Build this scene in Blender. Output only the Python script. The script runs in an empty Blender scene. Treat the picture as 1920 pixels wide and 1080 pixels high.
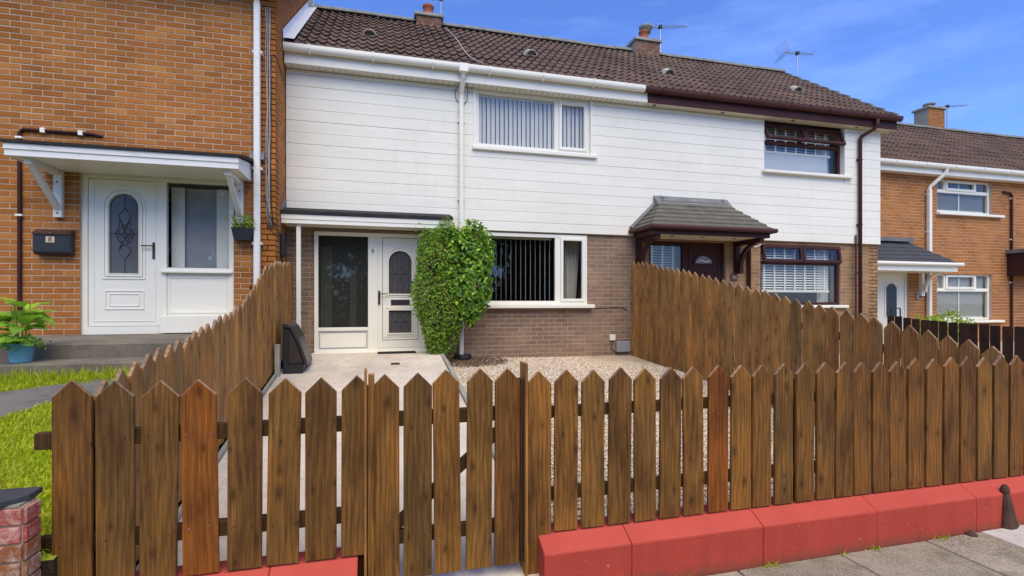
import bpy, bmesh, math, random
import numpy as np
from mathutils import Vector, Matrix
random.seed(7); RNG = np.random.default_rng(7)
R = math.radians
sc = bpy.context.scene

# ---------------------------------------------------------------- camera
F = 960.0; TH = math.atan(F/3640.0); CT, ST = math.cos(TH), math.sin(TH); H = 1.62; YH = 566.0
cam = bpy.data.cameras.new('camera'); camo = bpy.data.objects.new('camera', cam)
sc.collection.objects.link(camo); sc.camera = camo
camo.location = (0, 0, H); camo.rotation_euler = (R(90), 0, -TH)
cam.sensor_width = 36; cam.lens = 36*F/1920; cam.shift_y = (YH-540)/1920; cam.clip_end = 3000; cam.clip_start = 0.05

# ---------------------------------------------------------------- sky, sun, exposure
SUN_EL, SUN_AZ = 56.0, 180.0        # azimuth: clockwise from +Y, seen from above (behind the camera)
w = bpy.data.worlds.new('World'); sc.world = w; w.use_nodes = True
nt = w.node_tree; nt.nodes.clear()
wo = nt.nodes.new('ShaderNodeOutputWorld'); bg = nt.nodes.new('ShaderNodeBackground')
sky = nt.nodes.new('ShaderNodeTexSky'); sky.sky_type = 'NISHITA'; sky.sun_disc = False
sky.sun_elevation = R(SUN_EL); sky.sun_rotation = R(SUN_AZ); sky.ozone_density = 3.5; sky.dust_density = 0.1; sky.air_density = 1.0
tcw = nt.nodes.new('ShaderNodeTexCoord'); mpw = nt.nodes.new('ShaderNodeMapping'); mpw.inputs['Scale'].default_value = (1.2, 2.2, 7.0)
mpw.inputs['Rotation'].default_value = (0.25, 0.35, 0.5)
cn = nt.nodes.new('ShaderNodeTexNoise'); cn.inputs['Scale'].default_value = 1.6; cn.inputs['Detail'].default_value = 7; cn.inputs['Roughness'].default_value = 0.6
cr = nt.nodes.new('ShaderNodeValToRGB'); cr.color_ramp.elements[0].position = 0.50; cr.color_ramp.elements[1].position = 0.95
cr.color_ramp.elements[0].color = (0, 0, 0, 1); cr.color_ramp.elements[1].color = (0.30, 0.30, 0.30, 1)
mxw = nt.nodes.new('ShaderNodeMix'); mxw.data_type = 'RGBA'; mxw.inputs[7].default_value = (7.0, 7.6, 8.6, 1)
L = nt.links.new
L(tcw.outputs['Generated'], mpw.inputs['Vector']); L(mpw.outputs[0], cn.inputs['Vector']); L(cn.outputs['Fac'], cr.inputs['Fac'])
L(cr.outputs['Color'], mxw.inputs[0]); L(sky.outputs[0], mxw.inputs[6]); gm = nt.nodes.new('ShaderNodeMix'); gm.data_type = 'RGBA'; gm.blend_type = 'MULTIPLY'; gm.inputs[0].default_value = 1.0
gm.inputs[7].default_value = (0.66, 0.84, 1.34, 1); L(mxw.outputs[2], gm.inputs[6]); L(gm.outputs[2], bg.inputs['Color'])
bg.inputs['Strength'].default_value = 0.15; L(bg.outputs[0], wo.inputs[0])
sun = bpy.data.lights.new('sun', 'SUN'); suno = bpy.data.objects.new('sun', sun); sc.collection.objects.link(suno)
sun.energy = 3.2; sun.angle = R(62); sun.color = (1.0, 0.885, 0.64)
_a, _e = R(SUN_AZ), R(SUN_EL)
sd = Vector((math.sin(_a)*math.cos(_e), math.cos(_a)*math.cos(_e), math.sin(_e)))
suno.rotation_euler = sd.to_track_quat('Z', 'Y').to_euler(); suno.location = (-6, -10, 14)
sc.view_settings.view_transform = 'Standard'; sc.view_settings.look = 'None'; sc.view_settings.gamma = 1
sc.view_settings.use_curve_mapping = False; sc.view_settings.exposure = 0.34
sc.render.engine = 'CYCLES'
sc.cycles.max_bounces = 7; sc.cycles.transparent_max_bounces = 12; sc.cycles.use_denoising = True

# ---------------------------------------------------------------- pixel -> place on a known plane
def ray(x, y):
    a = (x-960)/F; b = (YH-y)/F
    return (a*CT+ST, -a*ST+CT, b)
def PY(x, y, Y):
    r = ray(x, y); t = Y/r[1]; return (r[0]*t, H+r[2]*t)
def PX(x, y, X):
    r = ray(x, y); t = X/r[0]; return (r[1]*t, H+r[2]*t)
def PZ(x, y, Z):
    r = ray(x, y); t = (Z-H)/r[2]; return (r[0]*t, r[1]*t)
def proj(p):
    d = p[0]*ST+p[1]*CT; s = p[0]*CT-p[1]*ST
    if d < 0.05: return None
    return (960+F*s/d, YH-F*(p[2]-H)/d, d)
def inframe(p, m=40):
    q = proj(p)
    return q is not None and -m < q[0] < 1920+m and -m < q[1] < 1080+m

# ---------------------------------------------------------------- materials
MATS = {}
class NT:
    def __init__(s, name):
        s.m = bpy.data.materials.new(name); s.m.use_nodes = True; s.t = s.m.node_tree
        s.b = s.t.nodes['Principled BSDF']; s.out = s.t.nodes['Material Output']; MATS[name] = s.m
    def n(s, typ, **kw):
        o = s.t.nodes.new(typ)
        for k, v in kw.items():
            if k in o.inputs: o.inputs[k].default_value = v
            else: setattr(o, k, v)
        return o
    def l(s, a, b): s.t.links.new(a, b)
    def coord(s, kind='Object', scale=(1, 1, 1), rnd=False):
        if kind == 'Position': c = s.n('ShaderNodeNewGeometry').outputs['Position']
        else: c = s.n('ShaderNodeTexCoord').outputs[kind]
        mp = s.n('ShaderNodeMapping'); mp.inputs['Scale'].default_value = scale
        s.l(c, mp.inputs['Vector'])
        if rnd:
            oi = s.n('ShaderNodeObjectInfo'); cb = s.n('ShaderNodeCombineXYZ')
            for i, k in enumerate((37.0, 91.0, 53.0)):
                mm = s.n('ShaderNodeMath', operation='MULTIPLY'); mm.inputs[1].default_value = k
                s.l(oi.outputs['Random'], mm.inputs[0]); s.l(mm.outputs[0], cb.inputs[i])
            s.l(cb.outputs[0], mp.inputs['Location'])
        return mp.outputs[0]
    def noise(s, vec, scale, detail=4, rough=0.55, dist=0.0):
        o = s.n('ShaderNodeTexNoise'); o.inputs['Scale'].default_value = scale; o.inputs['Detail'].default_value = detail
        o.inputs['Roughness'].default_value = rough; o.inputs['Distortion'].default_value = dist
        s.l(vec, o.inputs['Vector']); return o.outputs['Fac']
    def ramp(s, fac, stops, interp='LINEAR'):
        o = s.n('ShaderNodeValToRGB'); o.color_ramp.interpolation = interp
        while len(o.color_ramp.elements) < len(stops): o.color_ramp.elements.new(0.5)
        for e, (p, c) in zip(o.color_ramp.elements, stops):
            e.position = p; e.color = (*c, 1) if len(c) == 3 else c
        s.l(fac, o.inputs['Fac']); return o.outputs['Color']
    def mix(s, fac, a, b, blend='MIX'):
        o = s.n('ShaderNodeMix', data_type='RGBA', blend_type=blend)
        for sock, v in ((o.inputs[0], fac), (o.inputs[6], a), (o.inputs[7], b)):
            if isinstance(v, (int, float)): sock.default_value = v
            elif isinstance(v, tuple): sock.default_value = (*v, 1) if len(v) == 3 else v
            else: s.l(v, sock)
        return o.outputs[2]
    def math(s, op, a, b=None):
        o = s.n('ShaderNodeMath', operation=op)
        for i, v in enumerate((a, b)):
            if v is None: continue
            if isinstance(v, (int, float)): o.inputs[i].default_value = v
            else: s.l(v, o.inputs[i])
        return o.outputs[0]
    def rnd(s):
        oi = s.n('ShaderNodeObjectInfo'); g = s.n('ShaderNodeNewGeometry')
        return s.math('FRACT', s.math('ADD', oi.outputs['Random'], g.outputs['Random Per Island']))
    def color(s, c):
        if isinstance(c, tuple): s.b.inputs['Base Color'].default_value = (*c, 1)
        else: s.l(c, s.b.inputs['Base Color'])
    def rough(s, v):
        s.b.inputs['Roughness'].default_value = v
        if v > .55: s.b.inputs['Specular IOR Level'].default_value = .22
    def bump(s, h, strength=0.3, dist=0.01):
        o = s.n('ShaderNodeBump'); o.inputs['Strength'].default_value = strength; o.inputs['Distance'].default_value = dist
        s.l(h, o.inputs['Height']); s.l(o.outputs[0], s.b.inputs['Normal'])

def m_brick(name, cols, spread=0.35, wear=0):
    t = NT(name); r = t.rnd()
    n = len(cols); base = t.ramp(r, [(i/(n-1), (c[0]*1.27, c[1]*1.16, c[2]*.92)) for i, c in enumerate(cols)])
    pos = t.coord('Position')
    f = t.noise(pos, 55, 5, 0.65); g = t.noise(pos, 1.3, 3)
    c = t.mix(spread, base, t.ramp(f, [(0.3, tuple(v*0.5 for v in cols[0])), (0.7, tuple(min(1, v*1.5) for v in cols[-1]))]))
    c = t.mix(1.0, c, t.ramp(g, [(0.3, (.74, .72, .70)), (0.7, (1.06, 1.05, 1.04))]), 'MULTIPLY')
    dk = t.noise(pos, 7.0, 4, .7); c = t.mix(t.ramp(dk, [(0.60, (0, 0, 0)), (0.80, (.28, .28, .28))]), c, tuple(v*.45 for v in cols[0]))
    if wear: c = t.mix(t.ramp(t.noise(pos, 11, 6, .75), [(0.46, (0, 0, 0)), (0.66, (wear,)*3)]), c, (.62, .52, .44))
    t.color(c); t.rough(0.9); t.bump(f, 0.5, 0.004)
m_brick('brick_amber', [(.30, .115, .030), (.40, .165, .045), (.34, .14, .038), (.46, .215, .070), (.36, .13, .040), (.27, .115, .035)])
m_brick('brick_brown', [(.20, .138, .115), (.265, .192, .152), (.225, .160, .130), (.295, .222, .168), (.215, .150, .125)])
m_brick('brick_tan', [(.25, .15, .085), (.36, .23, .12), (.30, .185, .10), (.22, .13, .085), (.34, .22, .125)])
m_brick('brick_far', [(.30, .125, .035), (.40, .18, .055), (.34, .145, .045), (.46, .22, .085), (.31, .12, .045)])
m_brick('brick_red', [(.15, .070, .042), (.21, .095, .055), (.18, .085, .055)], 0.45, .25)
m_brick('brick_painted', [(.36, .085, .075), (.44, .115, .10), (.40, .10, .085)], 0.5, .75)
m_brick('brick_worn', [(.24, .095, .05), (.36, .17, .08), (.28, .12, .065)], 0.4, .75)
def m_plain(name, c, rough=0.6, var=0.15, scale=6, fine=60, bump=0.1, bd=0.003, kind='Position', metal=0):
    t = NT(name); pos = t.coord(kind)
    f = t.noise(pos, scale, 4); g = t.noise(pos, fine, 4, 0.6)
    lo = tuple(v*(1-var) for v in c); hi = tuple(min(1, v*(1+var)) for v in c)
    col = t.ramp(f, [(0.3, lo), (0.7, hi)]); col = t.mix(0.35, col, t.ramp(g, [(0.3, lo), (0.7, hi)]))
    t.color(col); t.rough(rough); t.bump(g, bump, bd); t.b.inputs['Metallic'].default_value = metal
    return t
m_plain('mortar_pale', (.47, .355, .25), 0.95, 0.25, 2, 80, 0.4)
m_plain('mortar_brown', (.40, .32, .24), 0.95, 0.22, 2, 80, 0.4)
m_plain('upvc', (.82, .80, .69), 0.35, 0.035, 1.5, 30, 0.02)
m_plain('upvc_brown', (.050, .0155, .0145), 0.58, 0.2, 3, 40, 0.05)
m_plain('brown_gutter', (.066, .024, .020), 0.58, 0.2, 3, 40, 0.05)
m_plain('soffit_cream', (.62, .57, .44), 0.6, 0.08, 3, 40, 0.05)
m_plain('felt', (.030, .027, .028), 0.85, 0.3, 5, 120, 0.5)
m_plain('lead', (.16, .165, .17), 0.6, 0.3, 5, 60, 0.2)
m_plain('black_plastic', (.018, .019, .022), 0.45, 0.25, 6, 80, 0.15)
m_plain('dark_brown_plastic', (.035, .027, .025), 0.4, 0.3, 6, 80, 0.15)
m_plain('grey_plastic', (.28, .29, .31), 0.6, 0.12, 8, 80, 0.1)
m_plain('metal_dark', (.06, .06, .065), 0.4, 0.2, 10, 100, 0.1, metal=0.6)
m_plain('metal_alu', (.45, .46, .47), 0.4, 0.2, 10, 100, 0.1, metal=0.8)
m_plain('rust', (.075, .042, .030), 0.85, 0.45, 14, 90, 0.6, 0.006)
m_plain('room', (.15, .125, .118), 0.9, 0.2, 2, 30, 0.05)
m_plain('blind_grey', (.86, .85, .82), 0.75, 0.05, 4, 200, 0.1)
m_plain('blind_white', (.86, .84, .79), 0.7, 0.05, 4, 200, 0.1)
m_plain('reflection_pale', (.60, .64, .68), 0.8, 0.06, 3, 200, 0.1)  # colour stands for a bright reflection in the lower pane
m_plain('net_grey', (.36, .37, .41), 0.8, 0.15, 5, 200, 0.1)
m_plain('blind_dim', (.50, .48, .47), 0.75, 0.06, 3, 200, 0.1)
m_plain('curtain', (.62, .60, .54), 0.85, 0.1, 5, 200, 0.2)
m_plain('slate', (.050, .053, .060), 0.6, 0.35, 7, 60, 0.6, 0.006)
m_plain('canopy_tile', (.115, .108, .085), 0.8, 0.35, 4, 40, 0.4)
m_plain('canopy_slate', (.055, .058, .066), 0.7, 0.2, 4, 40, 0.3)
m_plain('terracotta', (.30, .09, .045), 0.8, 0.3, 6, 50, 0.3)
m_plain('cement', (.30, .29, .25), 0.95, 0.3, 5, 50, 0.5)
m_plain('rubber_mat', (.012, .012, .013), 0.9, 0.3, 30, 200, 0.8)
m_plain('blue_plastic', (.16, .45, .58), 0.4, 0.12, 6, 40, 0.05)
m_plain('soil', (.045, .030, .020), 0.95, 0.4, 20, 80, 0.8, 0.02)
m_plain('cream_plaque', (.60, .52, .36), 0.6, 0.1, 10, 80, 0.1)
m_plain('ink', (.02, .018, .016), 0.7, 0.1, 10, 80, 0.05)
m_plain('number_white', (.75, .72, .68), 0.6, 0.1, 10, 80, 0.05)
m_plain('plaque_brown', (.16, .07, .04), 0.6, 0.2, 20, 80, 0.2)
m_plain('cable_grey', (.33, .32, .30), 0.6, 0.3, 8, 80, 0.1)
m_plain('teal_glass', (.012, .075, .085), 0.2, 0.2, 8, 80, 0.1)
m_plain('plum_glass', (.17, .04, .10), 0.2, 0.2, 8, 80, 0.1)
m_plain('timber_post_grey', (.34, .33, .28), 0.9, 0.3, 6, 60, 0.5)

# white paint on horizontal boards: faint vertical streaks and green grime
t = NT('clad_white'); p = t.coord('Position', (14, 14, 0.9)); q = t.coord('Position')
f = t.noise(p, 1.0, 5, 0.6); g = t.noise(q, 0.9, 4); h = t.noise(q, 45, 3)
c = t.mix(1.0, t.ramp(f, [(0.2, (.81, .79, .68)), (0.7, (.825, .805, .695))]), t.ramp(g, [(0.3, (.93, .935, .93)), (0.65, (1, 1, 1))]), 'MULTIPLY')
d1 = t.noise(t.coord('Position', (5, 5, .55)), 2.0, 6, .7); d2 = t.noise(q, .55, 3); dm = t.math('MULTIPLY', t.ramp(d1, [(0.52, (0, 0, 0)), (0.74, (1, 1, 1))]), t.ramp(d2, [(0.42, (0, 0, 0)), (0.66, (.20, .20, .20))]))
c = t.mix(dm, c, (.50, .48, .36)); wv = t.noise(t.coord('Position', (1, 1, 5)), 1.6, 2)
t.color(c); t.rough(0.55); t.bump(t.math('ADD', t.math('MULTIPLY', wv, 6.0), t.math('MULTIPLY', h, .3)), 0.25, 0.004)
# weathered white trim with algae
t = NT('trim_white'); q = t.coord('Position', (3, 3, 10)); f = t.noise(q, 1.6, 6, 0.65); g = t.noise(t.coord('Position'), 30, 4)
c = t.mix(t.ramp(f, [(0.56, (0, 0, 0)), (0.75, (.55, .55, .55))]), (.76, .75, .71), (.40, .38, .22)); t.color(c); t.rough(0.55); t.bump(g, 0.08, 0.002)
# concrete roof tile with lichen
t = NT('roof_tile'); r = t.rnd(); q = t.coord('Position'); f = t.noise(q, 26, 6, 0.7); g = t.noise(q, 1.1, 4)
c = t.ramp(r, [(0, (.098, .064, .049)), (0.5, (.142, .095, .072)), (1, (.118, .078, .058))])
c = t.mix(t.ramp(f, [(0.50, (0, 0, 0)), (0.76, (.6, .6, .6))]), c, (.20, .16, .13))
c = t.mix(1.0, c, t.ramp(g, [(0.3, (.75, .75, .75)), (0.7, (1.15, 1.12, 1.1))]), 'MULTIPLY')
t.color(c); t.rough(0.95); t.bump(f, 0.6, 0.006)
m_plain('vent_pale', (.42, .40, .33), 0.9, 0.3, 9, 60, 0.4)
m_plain('ridge_tile', (.20, .205, .185), 0.95, 0.3, 6, 40, 0.5)
m_plain('flashing_white', (.74, .74, .74), 0.6, 0.12, 8, 60, 0.3)
# stained timber: cathedral grain, knots, blotches; every board differs
def m_wood(name, dark, mid, light, knots=True, red=None):
    t = NT(name); v = t.coord('Object', (1, 1, 1), True)
    def mapped(s):
        mp = t.n('ShaderNodeMapping'); mp.inputs['Scale'].default_value = s; t.l(v, mp.inputs['Vector']); return mp.outputs[0]
    warp = t.noise(mapped((5, 5, 1.1)), 1.0, 2, 0.5)
    sep = t.n('ShaderNodeSeparateXYZ'); t.l(v, sep.inputs[0])
    ph = t.math('ADD', t.math('MULTIPLY', sep.outputs['X'], 210.0), t.math('MULTIPLY', warp, 34.0))
    ring = t.math('ADD', t.math('MULTIPLY', t.math('SINE', ph), 0.5), 0.5)
    fine = t.noise(mapped((170, 170, 5)), 1.0, 3, 0.6); blot = t.noise(mapped((6, 6, 2.2)), 1.0, 4, 0.6)
    grain = t.math('ADD', t.math('MULTIPLY', ring, 0.12), t.math('MULTIPLY', fine, 0.86))
    c = t.ramp(grain, [(0.32, dark), (0.49, mid), (0.67, light)])
    c = t.mix(1.0, c, t.ramp(blot, [(0.30, (.55, .52, .52)), (0.5, (1, 1, 1)), (0.70, (1.42, 1.30, 1.04))]), 'MULTIPLY')
    oi = t.n('ShaderNodeObjectInfo')
    c = t.mix(1.0, c, t.ramp(oi.outputs['Random'], [(0, (.68, .76, .84)), (0.18, (1.12, 1.14, 1.02)), (0.36, (.80, .80, .80)), (0.55, (1.32, 1.26, 1.05)), (0.72, (.92, .82, .72)), (0.86, (1.06, 1.10, 1.05)), (1, (.84, .78, .72))]), 'MULTIPLY')
    if knots:
        vo = t.n('ShaderNodeTexVoronoi'); vo.inputs['Scale'].default_value = 1.0; vo.voronoi_dimensions = '2D'
        kx = t.math('ADD', t.math('MULTIPLY', sep.outputs['X'], 11.0), t.math('MULTIPLY', warp, .25)); kz = t.math('MULTIPLY', sep.outputs['Z'], 5.2)
        kc = t.n('ShaderNodeCombineXYZ'); t.l(kx, kc.inputs[0]); t.l(kz, kc.inputs[1]); t.l(kc.outputs[0], vo.inputs['Vector'])
        pick = t.n('ShaderNodeSeparateColor'); t.l(vo.outputs['Color'], pick.inputs[0])
        dist = t.math('DIVIDE', vo.outputs['Distance'], t.math('ADD', t.math('MULTIPLY', pick.outputs[1], 1.1), .45))     # knots of different sizes
        k = t.ramp(dist, [(0.06, (1, 1, 1)), (0.10, (.55, .55, .55)), (0.20, (0, 0, 0))])
        kk = t.math('MULTIPLY', k, t.math('GREATER_THAN', pick.outputs[0], 0.70))
        c = t.mix(t.math('MULTIPLY', kk, 0.72), c, tuple(x*0.35 for x in dark))
        halo = t.ramp(dist, [(0.20, (1, 1, 1)), (0.55, (0, 0, 0))])
        c = t.mix(t.math('MULTIPLY', t.math('MULTIPLY', halo, t.math('GREATER_THAN', pick.outputs[0], 0.70)), 0.22), c, tuple(x*.8 for x in dark))
    streak = t.noise(mapped((26, 26, 1.3)), 1.0, 4, .65); c = t.mix(t.ramp(streak, [(0.58, (0, 0, 0)), (0.74, (.55, .55, .55))]), c, tuple(x*.55 for x in dark))
    wear = t.noise(mapped((30, 30, 9)), 1.0, 5, .7); c = t.mix(t.ramp(wear, [(0.70, (0, 0, 0)), (0.80, (.5, .5, .5))]), c, tuple(min(1, x*1.9) for x in light))
    t.color(c); t.rough(0.7); t.bump(grain, 0.3, 0.002)
m_wood('wood', (.098, .043, .011), (.165, .076, .018), (.236, .118, .034))
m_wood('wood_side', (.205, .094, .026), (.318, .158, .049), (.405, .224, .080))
m_wood('wood_new', (.115, .034, .006), (.175, .060, .010), (.235, .090, .018))
m_wood('wood_dark', (.020, .010, .008), (.036, .019, .016), (.052, .030, .025), False)
m_wood('wood_end', (.17, .10, .06), (.27, .165, .10), (.36, .24, .16), False)
m_wood('wood_rail', (.030, .015, .006), (.055, .028, .010), (.080, .044, .017), False)
# red masonry paint, with runs and grime
t = NT('red_paint'); q = t.coord('Position'); s1 = t.coord('Position', (9, 9, 0.7)); f = t.noise(s1, 1.0, 5, 0.6); g = t.noise(q, 70, 4, 0.7); k = t.noise(q, 5, 5, 0.7)
c = t.ramp(f, [(0.2, (.37, .052, .034)), (0.7, (.45, .064, .042))])
c = t.mix(t.ramp(k, [(0.54, (0, 0, 0)), (0.80, (.65, .65, .65))]), c, (.17, .045, .032))
fl_ = t.noise(q, 38, 3, .5); c = t.mix(t.ramp(fl_, [(0.68, (0, 0, 0)), (0.73, (.8, .8, .8))]), c, (.50, .24, .19))
sz = t.n('ShaderNodeSeparateXYZ'); t.l(q, sz.inputs[0]); gr = t.math('ADD', sz.outputs['Z'], t.math('MULTIPLY', t.noise(t.coord('Position', (6, 6, 2)), 2.0, 4, .7), .16))
c = t.mix(t.ramp(gr, [(0.10, (.75, .75, .75)), (0.19, (0, 0, 0))]), c, (.13, .075, .045))      # splash-back dirt above the pavement
t.color(c); t.rough(0.85); t.bump(g, 0.7, 0.005)
t = NT('red_lit_top'); f = t.noise(t.coord('Position'), 3, 5, .6); g = t.noise(t.coord('Position'), 80, 4, .7)  # lighter red for upward faces: light from above put into the colour
t.color(t.ramp(f, [(0.3, (.41, .062, .044)), (0.7, (.49, .082, .058))])); t.rough(.85); t.bump(g, .4, .004)
# speckled concrete
def m_concrete(name, lo, hi, spot, amt=0.5):
    t = NT(name); q = t.coord('Position'); f = t.noise(q, 2.0, 5, 0.6); g = t.noise(q, 90, 4, 0.75); k = t.noise(q, 9, 5, 0.7)
    c = t.ramp(f, [(0.3, lo), (0.7, hi)]); c = t.mix(t.ramp(g, [(0.48, (0, 0, 0)), (0.62, (amt, amt, amt))]), c, spot)
    c = t.mix(t.ramp(k, [(0.52, (0, 0, 0)), (0.8, (.6, .6, .6))]), c, tuple(v*0.5 for v in lo))
    sp = t.noise(q, 160, 2, .6); c = t.mix(t.ramp(sp, [(0.60, (0, 0, 0)), (0.70, (.5, .5, .5))]), c, tuple(v*.4 for v in lo))
    st_ = t.noise(q, .9, 5, .65); c = t.mix(t.ramp(st_, [(0.52, (0, 0, 0)), (0.72, (.5, .5, .5))]), c, tuple(v*.6 for v in lo)); t.color(c); t.rough(0.95); t.bump(g, 0.5, 0.004)
m_concrete('path_concrete', (.54, .46, .37), (.70, .62, .52), (.38, .32, .26))
m_concrete('step_concrete', (.13, .115, .09), (.26, .225, .17), (.06, .052, .042))
m_concrete('slab_concrete', (.17, .145, .11), (.36, .31, .245), (.50, .44, .36), 0.8)
t = MATS['slab_concrete']; nt_ = t.node_tree; b_ = nt_.nodes['Principled BSDF']; src = b_.inputs['Base Color'].links[0].from_socket
oi_ = nt_.nodes.new('ShaderNodeObjectInfo'); rp_ = nt_.nodes.new('ShaderNodeValToRGB'); rp_.color_ramp.elements[0].color = (.80, .79, .76, 1); rp_.color_ramp.elements[1].color = (1.12, 1.10, 1.06, 1)
mm_ = nt_.nodes.new('ShaderNodeMix'); mm_.data_type = 'RGBA'; mm_.blend_type = 'MULTIPLY'; mm_.inputs[0].default_value = 1
gp_ = nt_.nodes.new('ShaderNodeNewGeometry'); no_ = nt_.nodes.new('ShaderNodeTexNoise'); no_.inputs['Scale'].default_value = 6; no_.inputs['Detail'].default_value = 8; no_.inputs['Roughness'].default_value = .75
r2_ = nt_.nodes.new('ShaderNodeValToRGB'); r2_.color_ramp.elements[0].position = .50; r2_.color_ramp.elements[1].position = .68; r2_.color_ramp.elements[0].color = (0, 0, 0, 1); r2_.color_ramp.elements[1].color = (.75, .75, .75, 1)
m3_ = nt_.nodes.new('ShaderNodeMix'); m3_.data_type = 'RGBA'; m3_.inputs[7].default_value = (.135, .125, .072, 1)
for a_, b2_ in ((oi_.outputs['Random'], rp_.inputs[0]), (src, mm_.inputs[6]), (rp_.outputs[0], mm_.inputs[7]), (gp_.outputs['Position'], no_.inputs['Vector']), (no_.outputs['Fac'], r2_.inputs[0]), (r2_.outputs[0], m3_.inputs[0]), (mm_.outputs[2], m3_.inputs[6]), (m3_.outputs[2], b_.inputs['Base Color'])): nt_.links.new(a_, b2_)
m_concrete('slab_pale', (.50, .47, .41), (.60, .57, .52), (.42, .40, .35), 0.3)
m_concrete('tarmac', (.11, .10, .088), (.17, .158, .14), (.26, .24, .21), 0.5)
m_concrete('garden_bed', (.42, .33, .22), (.56, .46, .33), (.24, .18, .12))
t = NT('gravel'); r = t.rnd(); g = t.noise(t.coord('Position'), 120, 3)
c = t.ramp(r, [(0, (.44, .31, .20)), (0.10, (.60, .48, .35)), (0.4, (.74, .63, .49)), (0.65, (.66, .54, .39)), (0.90, (.80, .73, .62)), (1, (.34, .25, .18))])
t.color(c); t.rough(0.85); t.bump(g, 0.2, 0.002)
t = NT('gravel_brown'); r = t.rnd(); c = t.ramp(r, [(0, (.09, .045, .03)), (0.5, (.17, .095, .06)), (1, (.26, .17, .12))]); t.color(c); t.rough(0.9)
# leaves and grass
def m_leaf(name, stops, rough=0.5, trans=0.38, patch=None):
    t = NT(name); r = t.rnd(); c = t.ramp(r, stops)
    if patch: c = t.mix(t.ramp(t.noise(t.coord('Position'), patch[0], 4, .6), [(0.42, (0, 0, 0)), (0.68, (patch[2],)*3)]), c, patch[1])
    t.color(c); t.rough(rough)
    tr = t.n('ShaderNodeBsdfTranslucent'); t.l(c, tr.inputs['Color']); mx = t.n('ShaderNodeMixShader'); mx.inputs[0].default_value = trans
    t.l(t.b.outputs[0], mx.inputs[1]); t.l(tr.outputs[0], mx.inputs[2]); t.l(mx.outputs[0], t.out.inputs['Surface'])
m_leaf('leaf_small', [(0, (.11, .24, .025)), (0.3, (.20, .41, .032)), (0.6, (.33, .58, .045)), (0.85, (.17, .34, .03)), (0.94, (.28, .20, .05)), (1, (.24, .12, .05))], .45, .38, (6.0, (.24, .14, .05), .28))
m_leaf('leaf_glossy', [(0, (.075, .17, .025)), (0.45, (.15, .32, .035)), (0.7, (.30, .52, .04)), (0.9, (.46, .68, .06)), (1, (.10, .20, .03))], 0.30)
m_leaf('leaf_hosta', [(0, (.14, .36, .03)), (0.5, (.22, .48, .04)), (1, (.36, .56, .05))], 0.5, .38, (9.0, (.50, .50, .06), .5))
m_leaf('leaf_tree', [(0, (.025, .050, .012)), (0.5, (.045, .085, .018)), (1, (.08, .13, .025))])
m_leaf('leaf_hedge', [(0, (.20, .34, .02)), (1, (.36, .50, .05))])
m_leaf('grass_blade', [(0, (.30, .42, .012)), (0.5, (.42, .54, .018)), (0.85, (.56, .60, .035)), (1, (.52, .46, .10))], 0.7, 0.45, (5.0, (.50, .50, .05), .5))
m_plain('lawn_soil', (.36, .40, .03), 0.95, 0.4, 12, 60, 0.5)
m_plain('bark', (.085, .060, .040), 0.9, 0.3, 12, 60, 0.6)
m_plain('verge', (.085, .15, .03), 0.95, 0.35, 3, 30, 0.3)
m_leaf('petal', [(0, (.5, .1, .2)), (1, (.75, .70, .65))])
# window glass: clear pane with mirror reflection at its Fresnel share
def m_glass(name, tint, ior, haze=0.0):
    t = NT(name); tr = t.n('ShaderNodeBsdfTransparent'); tr.inputs['Color'].default_value = (*tint, 1)
    gl = t.n('ShaderNodeBsdfGlossy'); gl.inputs['Roughness'].default_value = haze; lw = t.n('ShaderNodeLayerWeight'); f0 = ((ior-1)/(ior+1))**2       # Schlick: same share on both faces of the pane
    fr = t.math('ADD', t.math('MULTIPLY', t.math('POWER', lw.outputs['Facing'], 5.0), 1-f0), f0); lw.inputs['Blend'].default_value = .5
    mx = t.n('ShaderNodeMixShader'); t.l(fr, mx.inputs[0]); t.l(tr.outputs[0], mx.inputs[1]); t.l(gl.outputs[0], mx.inputs[2])
    t.l(mx.outputs[0], t.out.inputs['Surface'])
    return t
m_glass('glass', (.94, .95, .94), 1.5)
t = m_glass('glass_leaded', (.55, .56, .55), 1.6, 0.10)
df = t.n('ShaderNodeBsdfDiffuse'); df.inputs['Color'].default_value = (.20, .19, .20, 1); mx = t.n('ShaderNodeMixShader'); mx.inputs[0].default_value = .38
sh = t.out.inputs['Surface'].links[0].from_socket; t.l(sh, mx.inputs[1]); t.l(df.outputs[0], mx.inputs[2]); t.l(mx.outputs[0], t.out.inputs['Surface'])
t = m_glass('glass_obscure', (.62, .64, .60), 1.75, 0.03)
df = t.n('ShaderNodeBsdfDiffuse'); mx = t.n('ShaderNodeMixShader'); mx.inputs[0].default_value = .26
t.l(t.ramp(t.noise(t.coord('Position'), 55, 4, .7), [(0.35, (.050, .052, .044)), (0.65, (.125, .128, .112))]), df.inputs['Color'])
sh = t.out.inputs['Surface'].links[0].from_socket; t.l(sh, mx.inputs[1]); t.l(df.outputs[0], mx.inputs[2]); t.l(mx.outputs[0], t.out.inputs['Surface'])

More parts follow.
